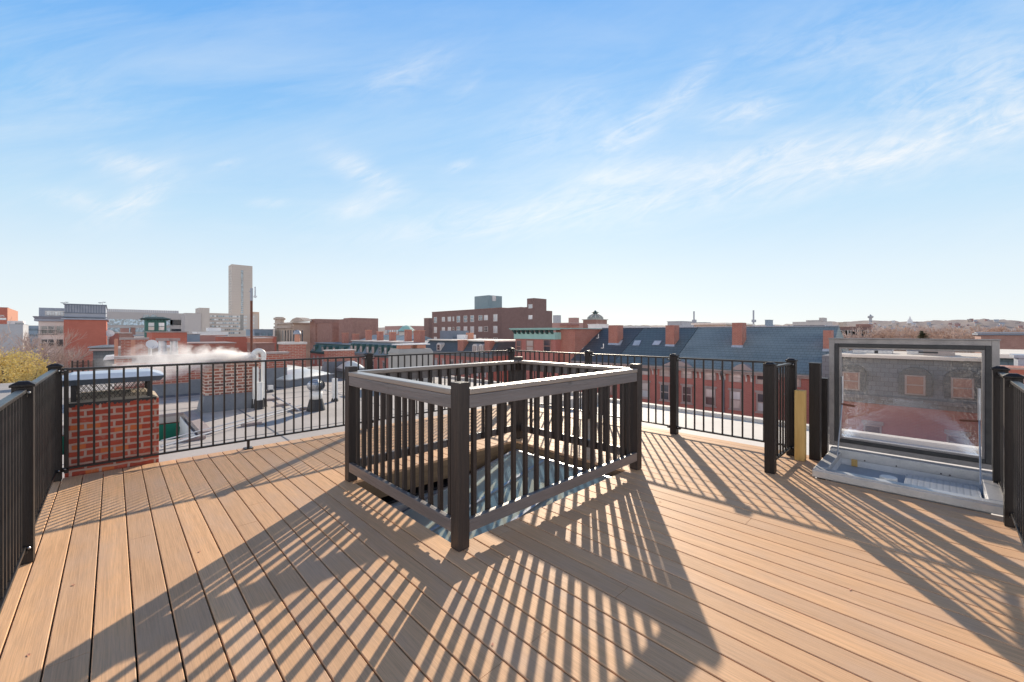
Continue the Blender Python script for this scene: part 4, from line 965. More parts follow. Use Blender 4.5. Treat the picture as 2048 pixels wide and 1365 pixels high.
for px,w in ((1038,.75),(1060,1.15),(1094.5,1.0)):
    yy,dd=onx(px,XF-.6)
    for zz in (zat(706,dd),zat(706,dd)-4.2,zat(706,dd)-7.6): window(t,'-x',XF-.61,yy,zz,w,1.35,'sash','brick_dull','winblind' if px==1060 else 'win')
t,ya,yb,x,zt,d=xblock('brick_rowhouse','narrow brick house with broad chimney between copper cornice and black slate roof',1150,1112,660,XF+.2,11,'brick_wall',group=GRW,roof='brick_dull')
yy,dd=onx(1137,XF+3); MB().box(XF+2.2,XF+3.6,yy-.9,yy+.55,zt-2,zat(651,dd)).frus((XF+2.1,XF+3.7,yy-1.0,yy+.65),(XF+2.3,XF+3.5,yy-.8,yy+.5),zat(651,dd)+.001,zat(648,dd)).build('chimney',M['brick_wall'],t)
# white awning-like bay roof below the black slate
m=MB(); m.frus((29.2,31.5,20.6,25.6),(29.7,31.5,21.2,25.0),-2.0,-1.75,0); m.box(29.4,31.99,21,25.2,GZ,-2.01,1)
o=m.build('bay_window',[M['whiteroof'],M['brick_far']],org=(30.5,23,GZ)); tag(o,'brick bay with pale sunlit roof standing in front of the black slate house','bay')
# dark mansard building
def mansard(label,px0,px1,ztop,eave,slate,dorm,chims,x=XF,run=1.1,wall='brick_far',topm='whiteroof',wins=(),floors=(2.6,5.6),ww=.8,wh=1.7,group=GRW,dormc='trimw',glass=('win','winblind')):
    ya,da=onx(px0,x); yb,db=onx(px1,x); y0,y1=min(ya,yb),max(ya,yb)
    t=thing('mansard_house',label,'row house',(x,(y0+y1)/2,GZ),group)
    MB().box(x,x+10,y0,y1,GZ,eave).build('wall',M[wall],t)
    MB().box(x-.30,x+10.1,y0-.0,y1+.0,eave+.001,eave+.22).box(x-.18,x-.001,y0,y1,eave-.22,eave).build('cornice',M['slate_grey'] if slate!='mansard_green' else M['copper_d'],t)
    m=MB(); m.hexa([(x-.05,y0,eave+.221),(x+9,y0,eave+.221),(x+9,y1,eave+.221),(x-.05,y1,eave+.221),(x+run,y0,ztop),(x+9-run,y0,ztop),(x+9-run,y1,ztop),(x+run,y1,ztop)]); m.build('mansard_roof',M[slate],t)
    MB().box(x+run-.35,x+9-run+.2,y0-.05,y1+.05,ztop+.001,ztop+.16).build('flat_roof',M[topm],t)
    hh=ztop-eave-.22
    for yy,w in dorm:
        z0=eave+.30; h=hh*.72; xd=x+.02
        f=MB().extr([(xd,yy-w/2,z0),(xd,yy+w/2,z0)]+[(xd,yy+w/2*math.cos(math.pi*k/10),z0+h*.72+h*.33*math.sin(math.pi*k/10)) for k in range(11)],(run+.3,0,0)).build('dormer',M[dormc],t)
        window(f,'-x',xd-.012,yy,z0+h*.08,w*.62,h*.70,'sash','trim',random.choice(glass))
    for yy,w,zt,off in chims: 
        c=MB().box(x+off,x+off+.9,yy-w/2,yy+w/2,eave-1 if off<.5 else ztop-.8,zt).build('chimney',M['brick_wall'],t)
        MB().box(x+off-.05,x+off+.95,yy-w/2-.05,yy+w/2+.05,zt+.001,zt+.12).build('chimney_cap',M['terra'],c)
    for yy in wins:
        for fl in floors:
            window(t,'-x',x-.01,yy,eave-fl,ww,wh,'sash','trim',random.choice(('win','winlight','winblind')))
            MB().box(x-.1,x-.011,yy-ww*.6,yy+ww*.6,eave-fl+wh+.02,eave-fl+wh+.2).build('lintel',M['trim'],t)
    return t
random.seed(21)
def ys(*pxs,x=XF): return [onx(p,x)[0] for p in pxs]
yl=ys(877,949,961,862,930); ych=ys(919.5,973)
mansard('dark slate mansard house with white roof edge and two terracotta coloured chimneys',846,986,.27,-1.40,'slate_dark',[(yl[0],1.0),(yl[1],.95),(yl[2],.8)],[(ych[0],1.15,.32,.1),(ych[1],.95,.30,.1)],wins=ys(858,872,888,904,922,938,953,968),x=XF)
# clutter on its flat roof
def roofbox(name,label,px0,px1,py0,py1,x,depth,mt,cat,group=None):
    ya,da=onx(px0,x); yb,_=onx(px1,x)
    o=MB().box(x,x+depth,min(ya,yb),max(ya,yb),zat(py1,da),zat(py0,da)).build(name,M[mt],org=(x,(ya+yb)/2,zat(py1,da))); return tag(o,label,cat,group)
roofbox('roof_shed','dark ribbed rooftop shed above the dark mansard house',880,905,662,683,36,3,'zincseam','shed')
roofbox('roof_unit','white rooftop equipment beside the ribbed shed',914,930,670,683,36,2,'whitewash','roof equipment')
roofbox('roof_stack','small orange brick stack on the mansard house flat roof',932,938.5,666,682,36.5,.8,'terra','chimney')
# blue grey mansards, pink fronted houses
yd=ys(703,711,722,735,746,760,771,783); yw=ys(700,708,716,725,735,746,757,768,780,792)
MBc=[(y,.9,z,3.2) for y,z in zip(ys(700,722,746,776),(1.75,1.45,1.35,1.75))]
mansard('pale blue grey mansard terrace with many dormers and four brick chimneys',694,797,-.25,-2.55,'mansard_blue',[(y,1.25) for y in yd],MBc,wins=yw,topm='trimw',x=XF,dormc='mansard_green',glass=('winblind','winteal','winlight'))
mansard('brick house with pale roof edge between the blue and dark mansards',797,846,-.35,-1.9,'brick_wall',[],[(ys(806)[0],1.9,1.6,2.4)],wins=ys(804,815,826,838),topm='zinc',x=XF,floors=(1.0,2.6,5.6))
yg=ys(628,645,655,668,685); 
mansard('green mansard terrace with teal dormers at far end of the street',622,694,-1.05,-3.0,'mansard_green',[(y,1.5) for y in yg],[(y,1.3,z,3.0) for y,z in zip(ys(657,677),(1.2,1.0))],wins=ys(628,636,646,656,668,680,689),topm='mansard_blue',x=XF,dormc='mansard_green',glass=('winteal','winlight'))
# gabled slate roofs behind the blue mansards
def gable(label,px0,px1,pyr,pye,x,slate='mansard_blue'):
    ya,da=onx(px0,x); yb,db=onx(px1,x); y0,y1=min(ya,yb),max(ya,yb); zr,ze=zat(pyr,da),zat(pye,da)
    t=thing('slate_roof_house',label,'row house',(x,(y0+y1)/2,GZ),'gabled houses behind the terrace')
    MB().box(x,x+8,y0,y1,GZ,ze).build('wall',M['brick_far'],t)
    MB().extr([(x-.2,y0,ze+.01),(x+4,y0,zr),(x+8.2,y0,ze+.01)],(0,y1-y0,0)).build('roof',M[slate],t)
gable('blue grey gabled roof behind first two blue dormers',712,742,670,684,37)
gable('blue grey gabled roof behind the middle blue dormers',742,770,671,685,36.6,'slate_blue')
gable('blue grey gabled roof behind the rightmost blue dormers',772,806,671,685,36.3)
# grey mansard row right of the blue roof, seen through the hatch lid
XM=30.0
dy=[onx(p,XM)[0] for p in (1702,1830,1925)]
t=mansard('grey slate mansard house with flat pale roof and arched dormers seen through the lid',1665,1990,-.02,-2.25,'slate_grey',[(dy[0],1.25),(dy[1],1.25),(dy[2],1.25)],[],x=XM,run=1.0,wins=[onx(p,XM)[0] for p in (1745,1915)],floors=(2.9,5.9),topm='whiteroof',dormc='slate_dark',glass=('terraglass',),ww=.75,wh=1.5,group=GRW)
ya,_=onx(1665,XM); MB().box(XM+.05,XM+9,ya+.001,ya+.5,-9,.06).build('end_wall',M['slate_grey'],t)
for px,w,lab in ((1745,1.8,'left low white skylight hump on the pale flat roof behind the lid'),(1858,1.8,'right low white skylight hump on the pale flat roof behind the lid')):
    yy,d=onx(px,XM+3.5); o=MB().box(XM+3.2,XM+4.2,yy-w/2,yy+w/2,.145,.34).frus((XM+3.1,XM+4.3,yy-w/2-.05,yy+w/2+.05),(XM+3.4,XM+4.0,yy-w/2+.4,yy+w/2-.4),.341,.52).build('roof_skylight',M['galv'],org=(XM+3.7,yy,.14)); tag(o,lab,'skylight','white skylight humps')
yy,d=onx(1878,XM+2.5); o=MB().box(XM+2.3,XM+3.1,yy-.6,yy+.6,.145,.9).build('roof_chimney',M['trim'],org=(XM+2.7,yy,.14)); tag(o,'short pale chimney on the flat roof behind the hatch lid','chimney')
t=mansard('mansard house with white flat roof at far right beyond the railing',2000,2120,.35,-1.3,'slate_navy',[],[],x=26.0,run=.8,wins=[onx(p,26)[0] for p in (2015,2040,2080)],topm='whiteroof')
P=pt(2044,735,15); o=MB().box(P[0]-.35,P[0]+.9,P[1]-1.2,P[1]+.12,-4,.50).box(P[0]-.45,P[0]+1.0,P[1]-1.3,P[1]+.22,.501,.60).build('roof_bulkhead',M['zinc'],org=(P[0],P[1],-4)); tag(o,'grey metal clad bulkhead with dark cap at the right edge behind railing','bulkhead')
P=pt(2026,735,9.5)
MBx=MB().box(6.75,7.2,-.75,-.42,-.36,1.05); o=MBx.build('brick_pier',M['brick_wall'],org=(7,-.6,-.36)); tag(o,'narrow sunlit brick pier just right of the hatch lid','pier')
# ------------------------------------------------------------------ larger city buildings
t,ya,yb,x,zt,d=xblock('apartment_block','long brown brick apartment block rising behind the mansard houses',864,1003,621,67,16,'brick_brown',roof='brick_dull',lip=.1,full=True)
colpx=[871,887,899,907,917,931,944.5,961,972,991]; 
for fl in range(5):
    for i,px in enumerate(colpx):
        yy,dd=onx(px,x); zz=zt-3.2-fl*2.85
        kind='dbl' if i in(4,5,6,9,0) else 'lit'
        window(t,'-x',x-.01,yy,zz if i in(0,4,5,6,9) else zz+.35,1.55 if i not in(3,) else .7,1.75 if i in(0,4,5,6,9) else 1.3,kind,'trimw',random.choice(('winlight','winlight','winteal','win')))
t2,y0,y1,x2,z2,d2=xblock('apartment_block','right wing of the brown brick apartment block with tall stair tower',1003,1042,616.5,64,5,'brick_brown',roof='brick_dull',lip=.1,full=True)
for fl in range(6):
    for px,w,h in ((1013.5,1.6,1.2),(1032,1.5,1.8)):
        yy,dd=onx(px,x2); window(t2,'-x',x2-.01,yy,z2-3.1-fl*2.7,w,h,'dbl','trim',random.choice(('winlight','winblind','winteal')))
def farx(px,y): a,b_=ray(px); return y*a/b_
yA,_=onx(1054,63.4); yB,dd=onx(1068,63.4); ztw=zat(596.5,dd)
MB().box(63.4,farx(1093,yB),yB,yA,GZ,ztw).build('stair_tower',M['brick_brown'],t2)
MB().box(64.01,farx(1054,yA+.3),yA+.02,y1-.5,GZ,z2-.02).build('link_wall',M['brick_brown'],t2)
MB().box(66,farx(1104.5,yB+.6),yB+.6,yA+3,GZ,zat(620,dd)).build('end_bay',M['brick_brown'],t2)
for py in (612,634): window(t2,'-x',63.39,onx(1061,63.4)[0],zat(py+5,dd),1.3,.9,'plain','trim','winlight')
yA,da=onx(949,72); yB,_=onx(977,72); o=MB().box(72,farx(1004,yB),yB,yA,zt-.2,zat(593.5,da)).build('rooftop_penthouse',M['penthouse'],org=(75,(yA+yB)/2,zt)); tag(o,'teal grey rooftop penthouse on the brown apartment block','penthouse')
window(o,'-y',farx(988,yB),yB-.01,zat(604,da),1.3,1.4,'dbl','trimw','winlight')
xblock('apartment_block','lower far wing of brown brick apartments at left end of the block',848,864,637,78,10,'brick_brown',roof='brick_dull')
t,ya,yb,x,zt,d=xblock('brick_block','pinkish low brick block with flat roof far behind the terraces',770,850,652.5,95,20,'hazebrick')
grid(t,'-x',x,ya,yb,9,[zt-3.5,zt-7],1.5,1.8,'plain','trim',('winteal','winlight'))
# copper capped turret
P=pt(813,668,88); t=thing('copper_turret','small turret with pointed copper roof rising above the terraces','turret',(P[0],P[1],-3))
MB().lathe((P[0],P[1],0),[(1.6,-6),(1.6,zat(660,88))],8).build('drum',M['trimw'],t); MB().lathe((P[0],P[1],0),[(2.3,zat(663,88)),(1.9,zat(662,88)),(.9,zat(653,88)),(.1,zat(651,88))],8).build('roof',M['copper'],t)
# glass domed brick drum
t,ya,yb,x,zt,d=xblock('brick_drum_building','brick block crowned by a glazed pavilion roof and cupola finial',1166,1214,640,75,10,'brick_dull',lip=.2)
bx_=t.children[0].data.vertices; xe=max(v.co.x for v in bx_)+x; cx_=(x+xe)/2; cy=(ya+yb)/2; w=min(abs(yb-ya),xe-x)/2; zr=zt+.2; ztp=zat(628.5,d+2)
prof=[(w*1.02,0),(w*.99,.25),(w*.72,(ztp-zr)*.62),(w*.30,(ztp-zr)*.96),(w*.26,ztp-zr)]
MB().lathe((cx_,cy,zr),prof,10).build('glazed_roof',pmat('weathered_glass_roof',(0.40,0.42,0.36),(0.28,0.30,0.27),1,.5),t)
for q in range(10):
    an=2*math.pi*q/10; MB().tube([(cx_+r_*1.02*math.cos(an),cy+r_*1.02*math.sin(an),zr+z_+.03) for r_,z_ in prof[1:4]],.10,4).build('glazing_rib',M['trimw'],t)
MB().lathe((cx_,cy,0),[(.55,ztp),(.5,zat(626,d+2)),(.95,zat(625.3,d+2)),(.3,zat(623,d+2)),(.1,zat(621,d+2))],8).build('finial',M['copper_d'],t)
xblock('white_parapet_house','white parapet wall behind the black slate roof and chimney',1176,1217,649.5,46,6,'whitewash',roof='whitewash',lip=.05)
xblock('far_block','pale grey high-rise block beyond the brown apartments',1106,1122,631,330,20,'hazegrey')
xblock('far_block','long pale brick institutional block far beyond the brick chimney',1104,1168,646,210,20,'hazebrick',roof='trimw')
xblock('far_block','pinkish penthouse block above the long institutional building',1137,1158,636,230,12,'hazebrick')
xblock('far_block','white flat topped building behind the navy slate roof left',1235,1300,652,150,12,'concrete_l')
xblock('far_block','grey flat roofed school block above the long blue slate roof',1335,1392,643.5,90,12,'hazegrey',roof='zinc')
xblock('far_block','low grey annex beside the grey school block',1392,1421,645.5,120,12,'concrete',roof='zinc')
xblock('far_block','long low beige roofed hall behind the blue slate roof ridge',1388,1505,649.5,60,12,'beige',roof='whiteroof',lip=.3)
xblock('far_block','white gabled building right of the beige hall roof',1506,1531,652,100,12,'whitewash',roof='trimw')
xblock('far_block','small lilac grey cube on the skyline right of the pole',1530,1546,640.5,150,8,'bluegrey',roof='bluegrey')
t,ya,yb,x,zt,d=xblock('hospital_block','wide beige hospital complex on the skyline above the slate roof end',1585,1665,644,400,30,'concrete'); grid(t,'-x',x,ya,yb,14,[zt-5,zt-10],3.4,2.2,'plain','trim',('winteal','win'))
xblock('hospital_block','upper beige storey block on top of the hospital complex',1638,1654,636,405,14,'concrete',zb=5)
xblock('hospital_block','middle stepped beige storey of the hospital complex',1612,1648,641,403,16,'concrete',zb=3)
xblock('hospital_block','smaller beige office block behind brown apartments at right',1676,1694,645,330,14,'beige')
t,ya,yb,x,zt,d=xblock('apartment_block','red brown brick apartments with white window bands, right of the slate roof',1655,1740,654.5,150,3,'brick_brown',roof='brick_dull',full=True)
for c0,c1 in ((1664,1677),(1680,1696),(1702,1713),(1722,1732)):
    a,_=onx(c0,x); b_,_=onx(c1,x); grid(t,'-x',x,min(a,b_),max(a,b_),3,[zt-2.4-2.9*q for q in range(4)],1.7,1.5,'plain','trimw',('winlight','winteal'))
yy,dd=onx(1730,156); MB().box(152,158,yy-1.6,yy+1.6,zt+.15,zat(649,dd)).build('rooftop_house',M['brick_dull'],t)
t,ya,yb,x,zt,d=xblock('brick_block','low red brick warehouse with dark rooftop box at far right',1962,2120,671,85,14,'brick_dull',roof='zincseam',lip=.3)
yy,dd=onx(1999,88); MB().box(87,91,yy-2.2,yy+2.2,zt+.3,zat(664.5,dd)).build('rooftop_box',M['zinc'],t)
for px,py0,lab in ((1388,623,'thin dark mast above the grey school block roof'),(1507,621,'thin pale mast above the beige hall roof')):
    P=pt(px,660,70); o=MB().tube([(P[0],P[1],0),(P[0],P[1],zat(py0,70))],.13,6).box(P[0]-.35,P[0]+.2,P[1]-.35,P[1]+.2,zat(645,70),zat(640,70)).build('antenna_mast',M['zinc'],org=(P[0],P[1],0)); tag(o,lab,'mast','thin rooftop masts')
# ---- left side, faces looking back along the boards
t,xa,xb,y,zt,d=yblock('apartment_building','cream stucco apartment building with blue grey cornice and juliet balconies',77,128,643,62,18,'cream',roof='zinc',lip=.4)
z1=zat(633.5,d); MB().frus((xa-.35,xb,y-.4,y+18),(xa-.55,xb,y-.6,y+18),zt+.33,z1).build('cornice',M['zinc'],t)
pa,_=ony(78,y+1.2); MB().box(pa,xb,y+1.0,y+14,z1+.001,zat(616.5,d+1)).build('penthouse',M['zinc'],t)
p2,_=ony(90,y+1); window(t,'-y',(p2+xb)/2,y+.99,z1+.15,xb-p2,.75,'plain','trimw','winlight')
for px in (96,101,106,112,118,124): window(t,'-y',ony(px,y+.97)[0],y+.97,z1+.2,.36,.6,'plain','trimw','winlight')
for r in range(5):
    for px,w in ((95.5,1.55),(119.5,.75)):
        x_,dd=ony(px,y); zb=zat(667.5+26.5*r,dd)
        window(t,'-y',x_,y-.01,zb,w,1.15,'dbl' if w>1 else 'plain','trimw','win')
        MB().box(x_-w*.65,x_+w*.65,y-.14,y-.011,zb-.16,zb-.02).build('sill',M['trimw'],t)
        if w>1:
            m=MB()
            for q in range(9): m.box(x_-.95+.2375*q-.012,x_-.95+.2375*q+.012,y-.24,y-.22,zb-.15,zb+.45)
            m.box(x_-.97,x_+.97,y-.245,y-.215,zb+.45,zb+.49); m.box(x_-.97,x_+.97,y-.245,y-.215,zb-.15,zb-.12); m.build('balcony_rail',M['blackmetal'],t)
t,xa,xb,y,zt,d=yblock('brick_tower','plain red brick tower with zinc clad top beside cream building',127.5,212.5,640,58,16,'brick_red',roof='zinc',lip=.25)
zp=zat(610.5,d); 
MB().box(xa+.05,xb-.05,y+.05,y+15,zt+.26,zp).build('zinc_top',M['zinc'],t)
m=MB()
for q in range(15): xx=xa+.2+(xb-xa-.4)*q/14; m.box(xx-.03,xx+.03,y-.03,y+.049,zt+1.0,zp)
m.box(xa-.05,xb+.05,y-.08,y+15.1,zp+.001,zp+.12); m.box(xa-.1,xb+.1,y-.12,y+.049,zt+.3,zt+.42); m.box(xa-.1,xb+.1,y-.12,y+.049,zt+.92,zt+1.0); m.build('standing_seams',M['zincseam'],t)
for px,lab in ((130,'left pair of small rooftop dishes on the zinc tower'),(205,'right pair of small rooftop dishes on the zinc tower')):
    P=pt(px,606,62); o=MB().tube([(P[0],P[1],zp+.1),(P[0],P[1],zp+.75)],.035,5).lathe((P[0]-.25,P[1],zp+.5),[(.02,0),(.22,.06),(.24,.12)],10).lathe((P[0]+.2,P[1],zp+.62),[(.02,0),(.18,.06),(.2,.1)],10).build('rooftop_antenna',M['galv'],org=(P[0],P[1],zp)); tag(o,lab,'antenna','rooftop antennas')
t,xa,xb,y,zt,d=yblock('brick_tower','distant red brick office tower with white rooftop lettering at left edge',-70,15,614.5,210,4,'brick_red',zb=GZ)
window(t,'-y',ony(5,y)[0],y-.02,zat(640,d),2.6,1.1,'plain','trimw','winlight')
# short white letters high on its face, then the side wing, its sunlight put in as paler terracotta
for k_,(px) in enumerate((0.5,3.4,6.2)):
    cu=bpy.data.curves.new('lettering','FONT'); cu.body='ERS'[k_]; cu.size=1.35; cu.extrude=.03; cu.align_x='CENTER'
    me=None; o=bpy.data.objects.new('letter',cu); C.objects.link(o); dg=bpy.context.evaluated_depsgraph_get(); me=bpy.data.meshes.new_from_object(o.evaluated_get(dg)); bpy.data.objects.remove(o)
    me.materials.clear(); me.materials.append(M['whitewash']); o=bpy.data.objects.new('letter',me); C.objects.link(o); o.parent=t
    X_,_=ony(px+1,y); o.rotation_euler=(R(90),0,0); o.location=Vector((X_,y-.08,zat(633.5,d)))-Vector(t.location)
xc,_=ony(15,y); xd,_=ony(36,y+14); MB().hexa([(xc,y,GZ),(xd,y+14,GZ),(xd-3,y+18,GZ),(xc-3,y+4,GZ),(xc,y,zat(614.5,d)),(xd,y+14,zat(620,d)),(xd-3,y+18,zat(620,d)),(xc-3,y+4,zat(614.5,d))]).build('side_wing',M['terra'],t)
t,xa,xb,y,zt,d=yblock('office_building','grey rooftop building with dark door behind the bare trees at left edge',-60,46,649,150,14,'hazegrey',roof='zinc')
xq,_=ony(14,y+2); MB().box(xq,xb-.2,y+2,y+8,zt+.1,zat(641.5,d)).build('rooftop_house',M['cream'],t)
window(t,'-y',ony(39,y+2)[0],y+1.97,zat(656,d),2.2,2.0,'plain','zinc','win')
t,xa,xb,y,zt,d=yblock('office_building','blue grey glass office building left of the cream apartments',48,80,652,190,14,'bluegrey',roof='beige'); grid(t,'-y',y,xa,xb,7,[zt-2.3-2.6*q for q in range(4)],1.0,1.1,'plain','zinc',('winteal',))
# convention hall
t,xa,xb,y,zt,d=yblock('convention_hall','huge pale concrete convention hall with long glass bands',175,372,625.5,300,30,'concrete',roof='concrete_l',lip=.1)
MB().box(xa,xb-4,y+4,y+28,zt+.01,zat(619.5,d)).build('upper_band',M['concrete_l'],t)
m=MB(); n=46
for q in range(n): xx=xa+(xb-4-xa)*q/n; m.box(xx,xx+.25,y+3.9,y+3.999,zt+.05,zat(619.5,d))
m.build('panel_joints',M['hazegrey'],t)
for px0,px1,py0,py1,mt_,nm in ((176,345,639,651,'winteal','glass_band'),(340,371,640,650.5,'win','window_band'),(340,371,658.5,663,'win','window_band'),(176,340,656,664,'winteal','glass_band')):
    part_yrect(t,nm,px0,py0,px1,py1,y,.05,mt_,.35)
for px,lab in ((292.5,'left'),(307.5,'right')):
    X_,_=ony(px,y-.2); m=MB(); m.tube([(X_,y-.5,zat(634.5,d)),(X_,y-.1,zat(634.5,d))],2.0,24); m.build('round_window',M['winteal'],t)
yblock('convention_hall','blank concrete block at right end of the convention hall',370,402,627,285,22,'concrete',roof='concrete')
yblock('convention_hall','taller concrete stair block between convention hall and hotel',399,419,616.5,290,20,'tower',roof='concrete')
roof=None
t,xa,xb,y,zt,d=yblock('hotel_wing','low concrete hotel wing with many rows of windows below the tower',418,516,628,330,16,'tower',roof='tower',lip=.1)
grid(t,'-y',y,xa+.5,ony(481,y)[0],15,[zt-2.9-2.62*q for q in range(6)],1.35,1.25,'plain','concrete_l',('win','winteal','winlight'))
for px0,px1 in ((487,494),(502,509)): grid(t,'-y',y,ony(px0,y)[0],ony(px1,y)[0],2,[zt-2.9-2.62*q for q in range(5)],1.2,1.25,'plain','concrete_l',('winlight',))
part_yrect(t,'dark_bay',480.5,630,487,661,y,.05,'win',.12)
t,xa,xb,y,zt,d=yblock('hotel_tower','tall slab-sided concrete hotel tower standing alone on the skyline',463.5,505,531,360,14,'tower',roof='tower',lip=.05)
m=MB(); part_yrect(t,'window_slot',482,541,486.5,629,y,.05,'winteal',.12)
m=MB(); xs0,_=ony(481.6,y); xs1,_=ony(486.9,y); 
for q in range(26): zz=zt-4.5-1.72*q; m.box(xs0,xs1,y-.3,y-.121,zz,zz+.45)
m.build('slot_spandrels',M['tower'],t)
for zz in range(20): pass
grid(t,'-x',xa,y+1,y+13,4,[zt-6.2-2.2*q for q in range(19)],1.5,1.3,'plain','tower',('win','winteal'))
m=MB()
for q in range(22): zz=zt-2-2.15*q; m.box(xa,xb,y-.06,y-.001,zz,zz+.1)
m.build('floor_lines',M['beige'],t)
yblock('hotel_wing','narrow sunlit beige slab right of the hotel tower',505,518.5,624.5,370,10,'towerlit',roof='towerlit',lip=.05)
# middle left filler
t,xa,xb,y,zt,d=yblock('white_building','white stepped rooftop building under the hotel wing',395,457,664,135,12,'whitewash',roof='concrete_l'); part_yrect(t,'penthouse',418,656,442,664,y+2,6,'whitewash'); grid(t,'-y',y,xa,xb,5,[zt-1.7],1.3,.7,'plain','hazegrey',('winteal','win'))
t,xa,xb,y,zt,d=yblock('mansard_block','blue grey mansard apartment block right of the rusty mast',508,546,659.5,120,10,'bluegrey',roof='zinc'); grid(t,'-y',y,xa,xb,3,[zt-2.2],1.1,1.3,'plain','mansard_blue',('winteal',))
yblock('brick_block','orange brick low block behind the steaming flue and rusty mast',449,553,674,85,10,'brick_red',roof='trim')
yblock('brick_block','orange penthouse with white trim left of the sandstone building',511,545,677,70,6,'terra',roof='trimw')
yblock('brick_block','dark red brick wall in front of the sandstone building',512,549,688,55,5,'brick_dull',roof='brick_dull')
t,xa,xb,y,zt,d=yblock('brick_block','long red brick firewall below the green cupola',304,374,665.5,38,8,'brick_red',roof='trim',zb=-3)
# cupola
P=pt(313,672,46); y=P[1]; xa,_=ony(290,y); xb,_=ony(333,y); zt=zat(640,46); zb=zat(680,46); cx=(xa+xb)/2; w=(xb-xa)/2
t=thing('green_cupola','dark green wooden cupola with two tall windows and overhanging flat roof','cupola',(cx,y+w,zb))
MB().box(xa,xb,y,y+2*w,zb,zt).build('body',M['greenpaint'],t)
MB().frus((xa-.28,xb+.28,y-.28,y+2*w+.28),(xa-.38,xb+.38,y-.38,y+2*w+.38),zt+.001,zt+.13).frus((xa-.38,xb+.38,y-.38,y+2*w+.38),(xa+.3,xb-.3,y+.3,y+2*w-.3),zt+.131,zt+.34).build('roof',M['copper_d'],t)
for px in (302.5,323): window(t,'-y',ony(px,y)[0],y-.01,zat(662,46),.62,.95,'blind','greenpaint','winblind','winlight')
m=MB()
for q in range(7): xx=xa+.1+(xb-xa-.2)*q/6; m.box(xx-.05,xx+.05,y-.22,y-.001,zt-.16,zt)
m.build('roof_bracket',M['greenpaint'],t)
# far small rooftops between tower and cupola
FR='small rooftops between the brick tower and the green cupola'
yblock('brick_house','small dark red gabled house front below the convention hall',241,258,657,95,6,'hazebrick',group=FR)
yblock('brick_house','small dull red brick cube right of the gabled house front',262,271,656,95,5,'brick_dull',group=FR)
yblock('brick_house','low pinkish house with grey window just right of the brick tower',217,240,668,70,6,'hazebrick',group=FR)
yblock('brick_house','low house with dark red band in front of the convention hall',238,262,667,60,6,'brick_dull',group=FR,roof='concrete_l')
yblock('brick_house','pale blue rooftop shed left of the green cupola',271,292,672,55,5,'concrete_l',group=FR,roof='bluegrey')
yblock('brick_house','grey roofed house half hidden below the firewall at centre left',300,352,697,27,4,'stucco',zb=-2,group=FR,roof='zinc')
yblock('brick_house','low lilac grey house behind the steam plume',373,400,669,75,6,'bluegrey',group=FR)
yblock('brick_house','long low red brick house directly behind the steam plume',355,470,688,42,6,'brick_wall',group=FR,zb=-6,roof='trim')
yblock('brick_house','pale roofed brick house below the white stepped building',398,452,671,95,8,'hazebrick',group=FR,roof='concrete_l')
dish('tiny white satellite dish on a far roof by the brick tower',219,667,60,.55,.8)
# fire escape deck and shingled roof near the tower foot
P=pt(165,735,28); y=P[1]; xa,_=ony(144.5,y); xb,_=ony(187,y); t=thing('metal_balcony','small black metal roof balcony with posts in front of the brick tower','balcony',((xa+xb)/2,y,-4))
MB().box(xa,xb,y,y+1.6,zat(738,28)-.1,zat(738,28)).build('floor',M['blackmetal'],t)
for q in range(5): xx=xa+(xb-xa)*q/4; MB().box(xx-.045,xx+.045,y-.045,y+.045,-4,zat(721,28)).build('post',M['blackmetal'],t)
m=MB()
for z_ in (zat(724,28),zat(731,28)): m.box(xa,xb,y-.02,y+.02,z_-.03,z_)
for q in range(22): xx=xa+(xb-xa)*q/21; m.box(xx-.01,xx+.01,y-.01,y+.01,zat(737,28),zat(724,28)-.03)
m.build('railing',M['blackmetal'],t)
t,xa,xb,y,zt,d=yblock('slate_roof_house','dark slate fronted house with pale shingle roof edge left of brick stack',186,236,702,30,5,'slate_dark',roof='trim',zb=-5,lip=.2)
MB().frus((xa-.3,xb,y-.25,y+3),(xa+.5,xb,y+1.5,y+3),zt+.25,zat(692,30)).build('shingle_roof',M['slate_grey'],t)
P=pt(223,713,27); m=MB().hexa([(xb-.75,y-2,zat(722,28)),(xb,y-2,zat(720,28)),(xb,y-.5,zat(718,28)),(xb-.75,y-.5,zat(720,28)),(xb-.62,y-2,zat(715,28)),(xb,y-2,zat(714,28)),(xb,y-.5,zat(712,28)),(xb-.62,y-.5,zat(713,28))]); m.build('white_porch_roof',M['whitewash'],t)
yblock('grey_house','low grey house with pale sloping roof boards right of the brick tower',188,244,697,44,5,'stucco',roof='trimw',zb=-5,lip=.1)
# sandstone arcade building, brown brick auditorium
t,y0,y1,x,zt,d=xblock('sandstone_building','ornate weathered sandstone building with tall colonnade and corner turret',552,622,648,36,14,'beige',lip=.5,roof='beige')
ztt=zt
yA=y1-1.5; MB().lathe((x+.6,yA,0),[(1.3,GZ),(1.3,zat(641,d+12)),(1.7,zat(640,d+12)),(1.7,zat(637,d+12)),(1.2,zat(636,d+12)),(1.2,zat(635,d+12))],8).build('turret',M['beige'],t)
py_=[onx(p,x)[0] for p in (566,571,576.5,582,587.5,593,599,605)]
for yy in py_: window(t,'-x',x-.01,yy,zt-5.1,1.15,3.4,'plain','beige','win')
for yy in [onx(p,x)[0] for p in (561,567,574,583,592,601,610)]: window(t,'-x',x-.01,yy,zt-10.5,1.3,3.0,'plain','trim','win')
MB().box(x-.7,x-.001,y0,y1,zt-1.2,zt-.6).box(x-.5,x-.001,y0,y1,zt-6.0,zt-5.5).build('stone_band',M['beige'],t)
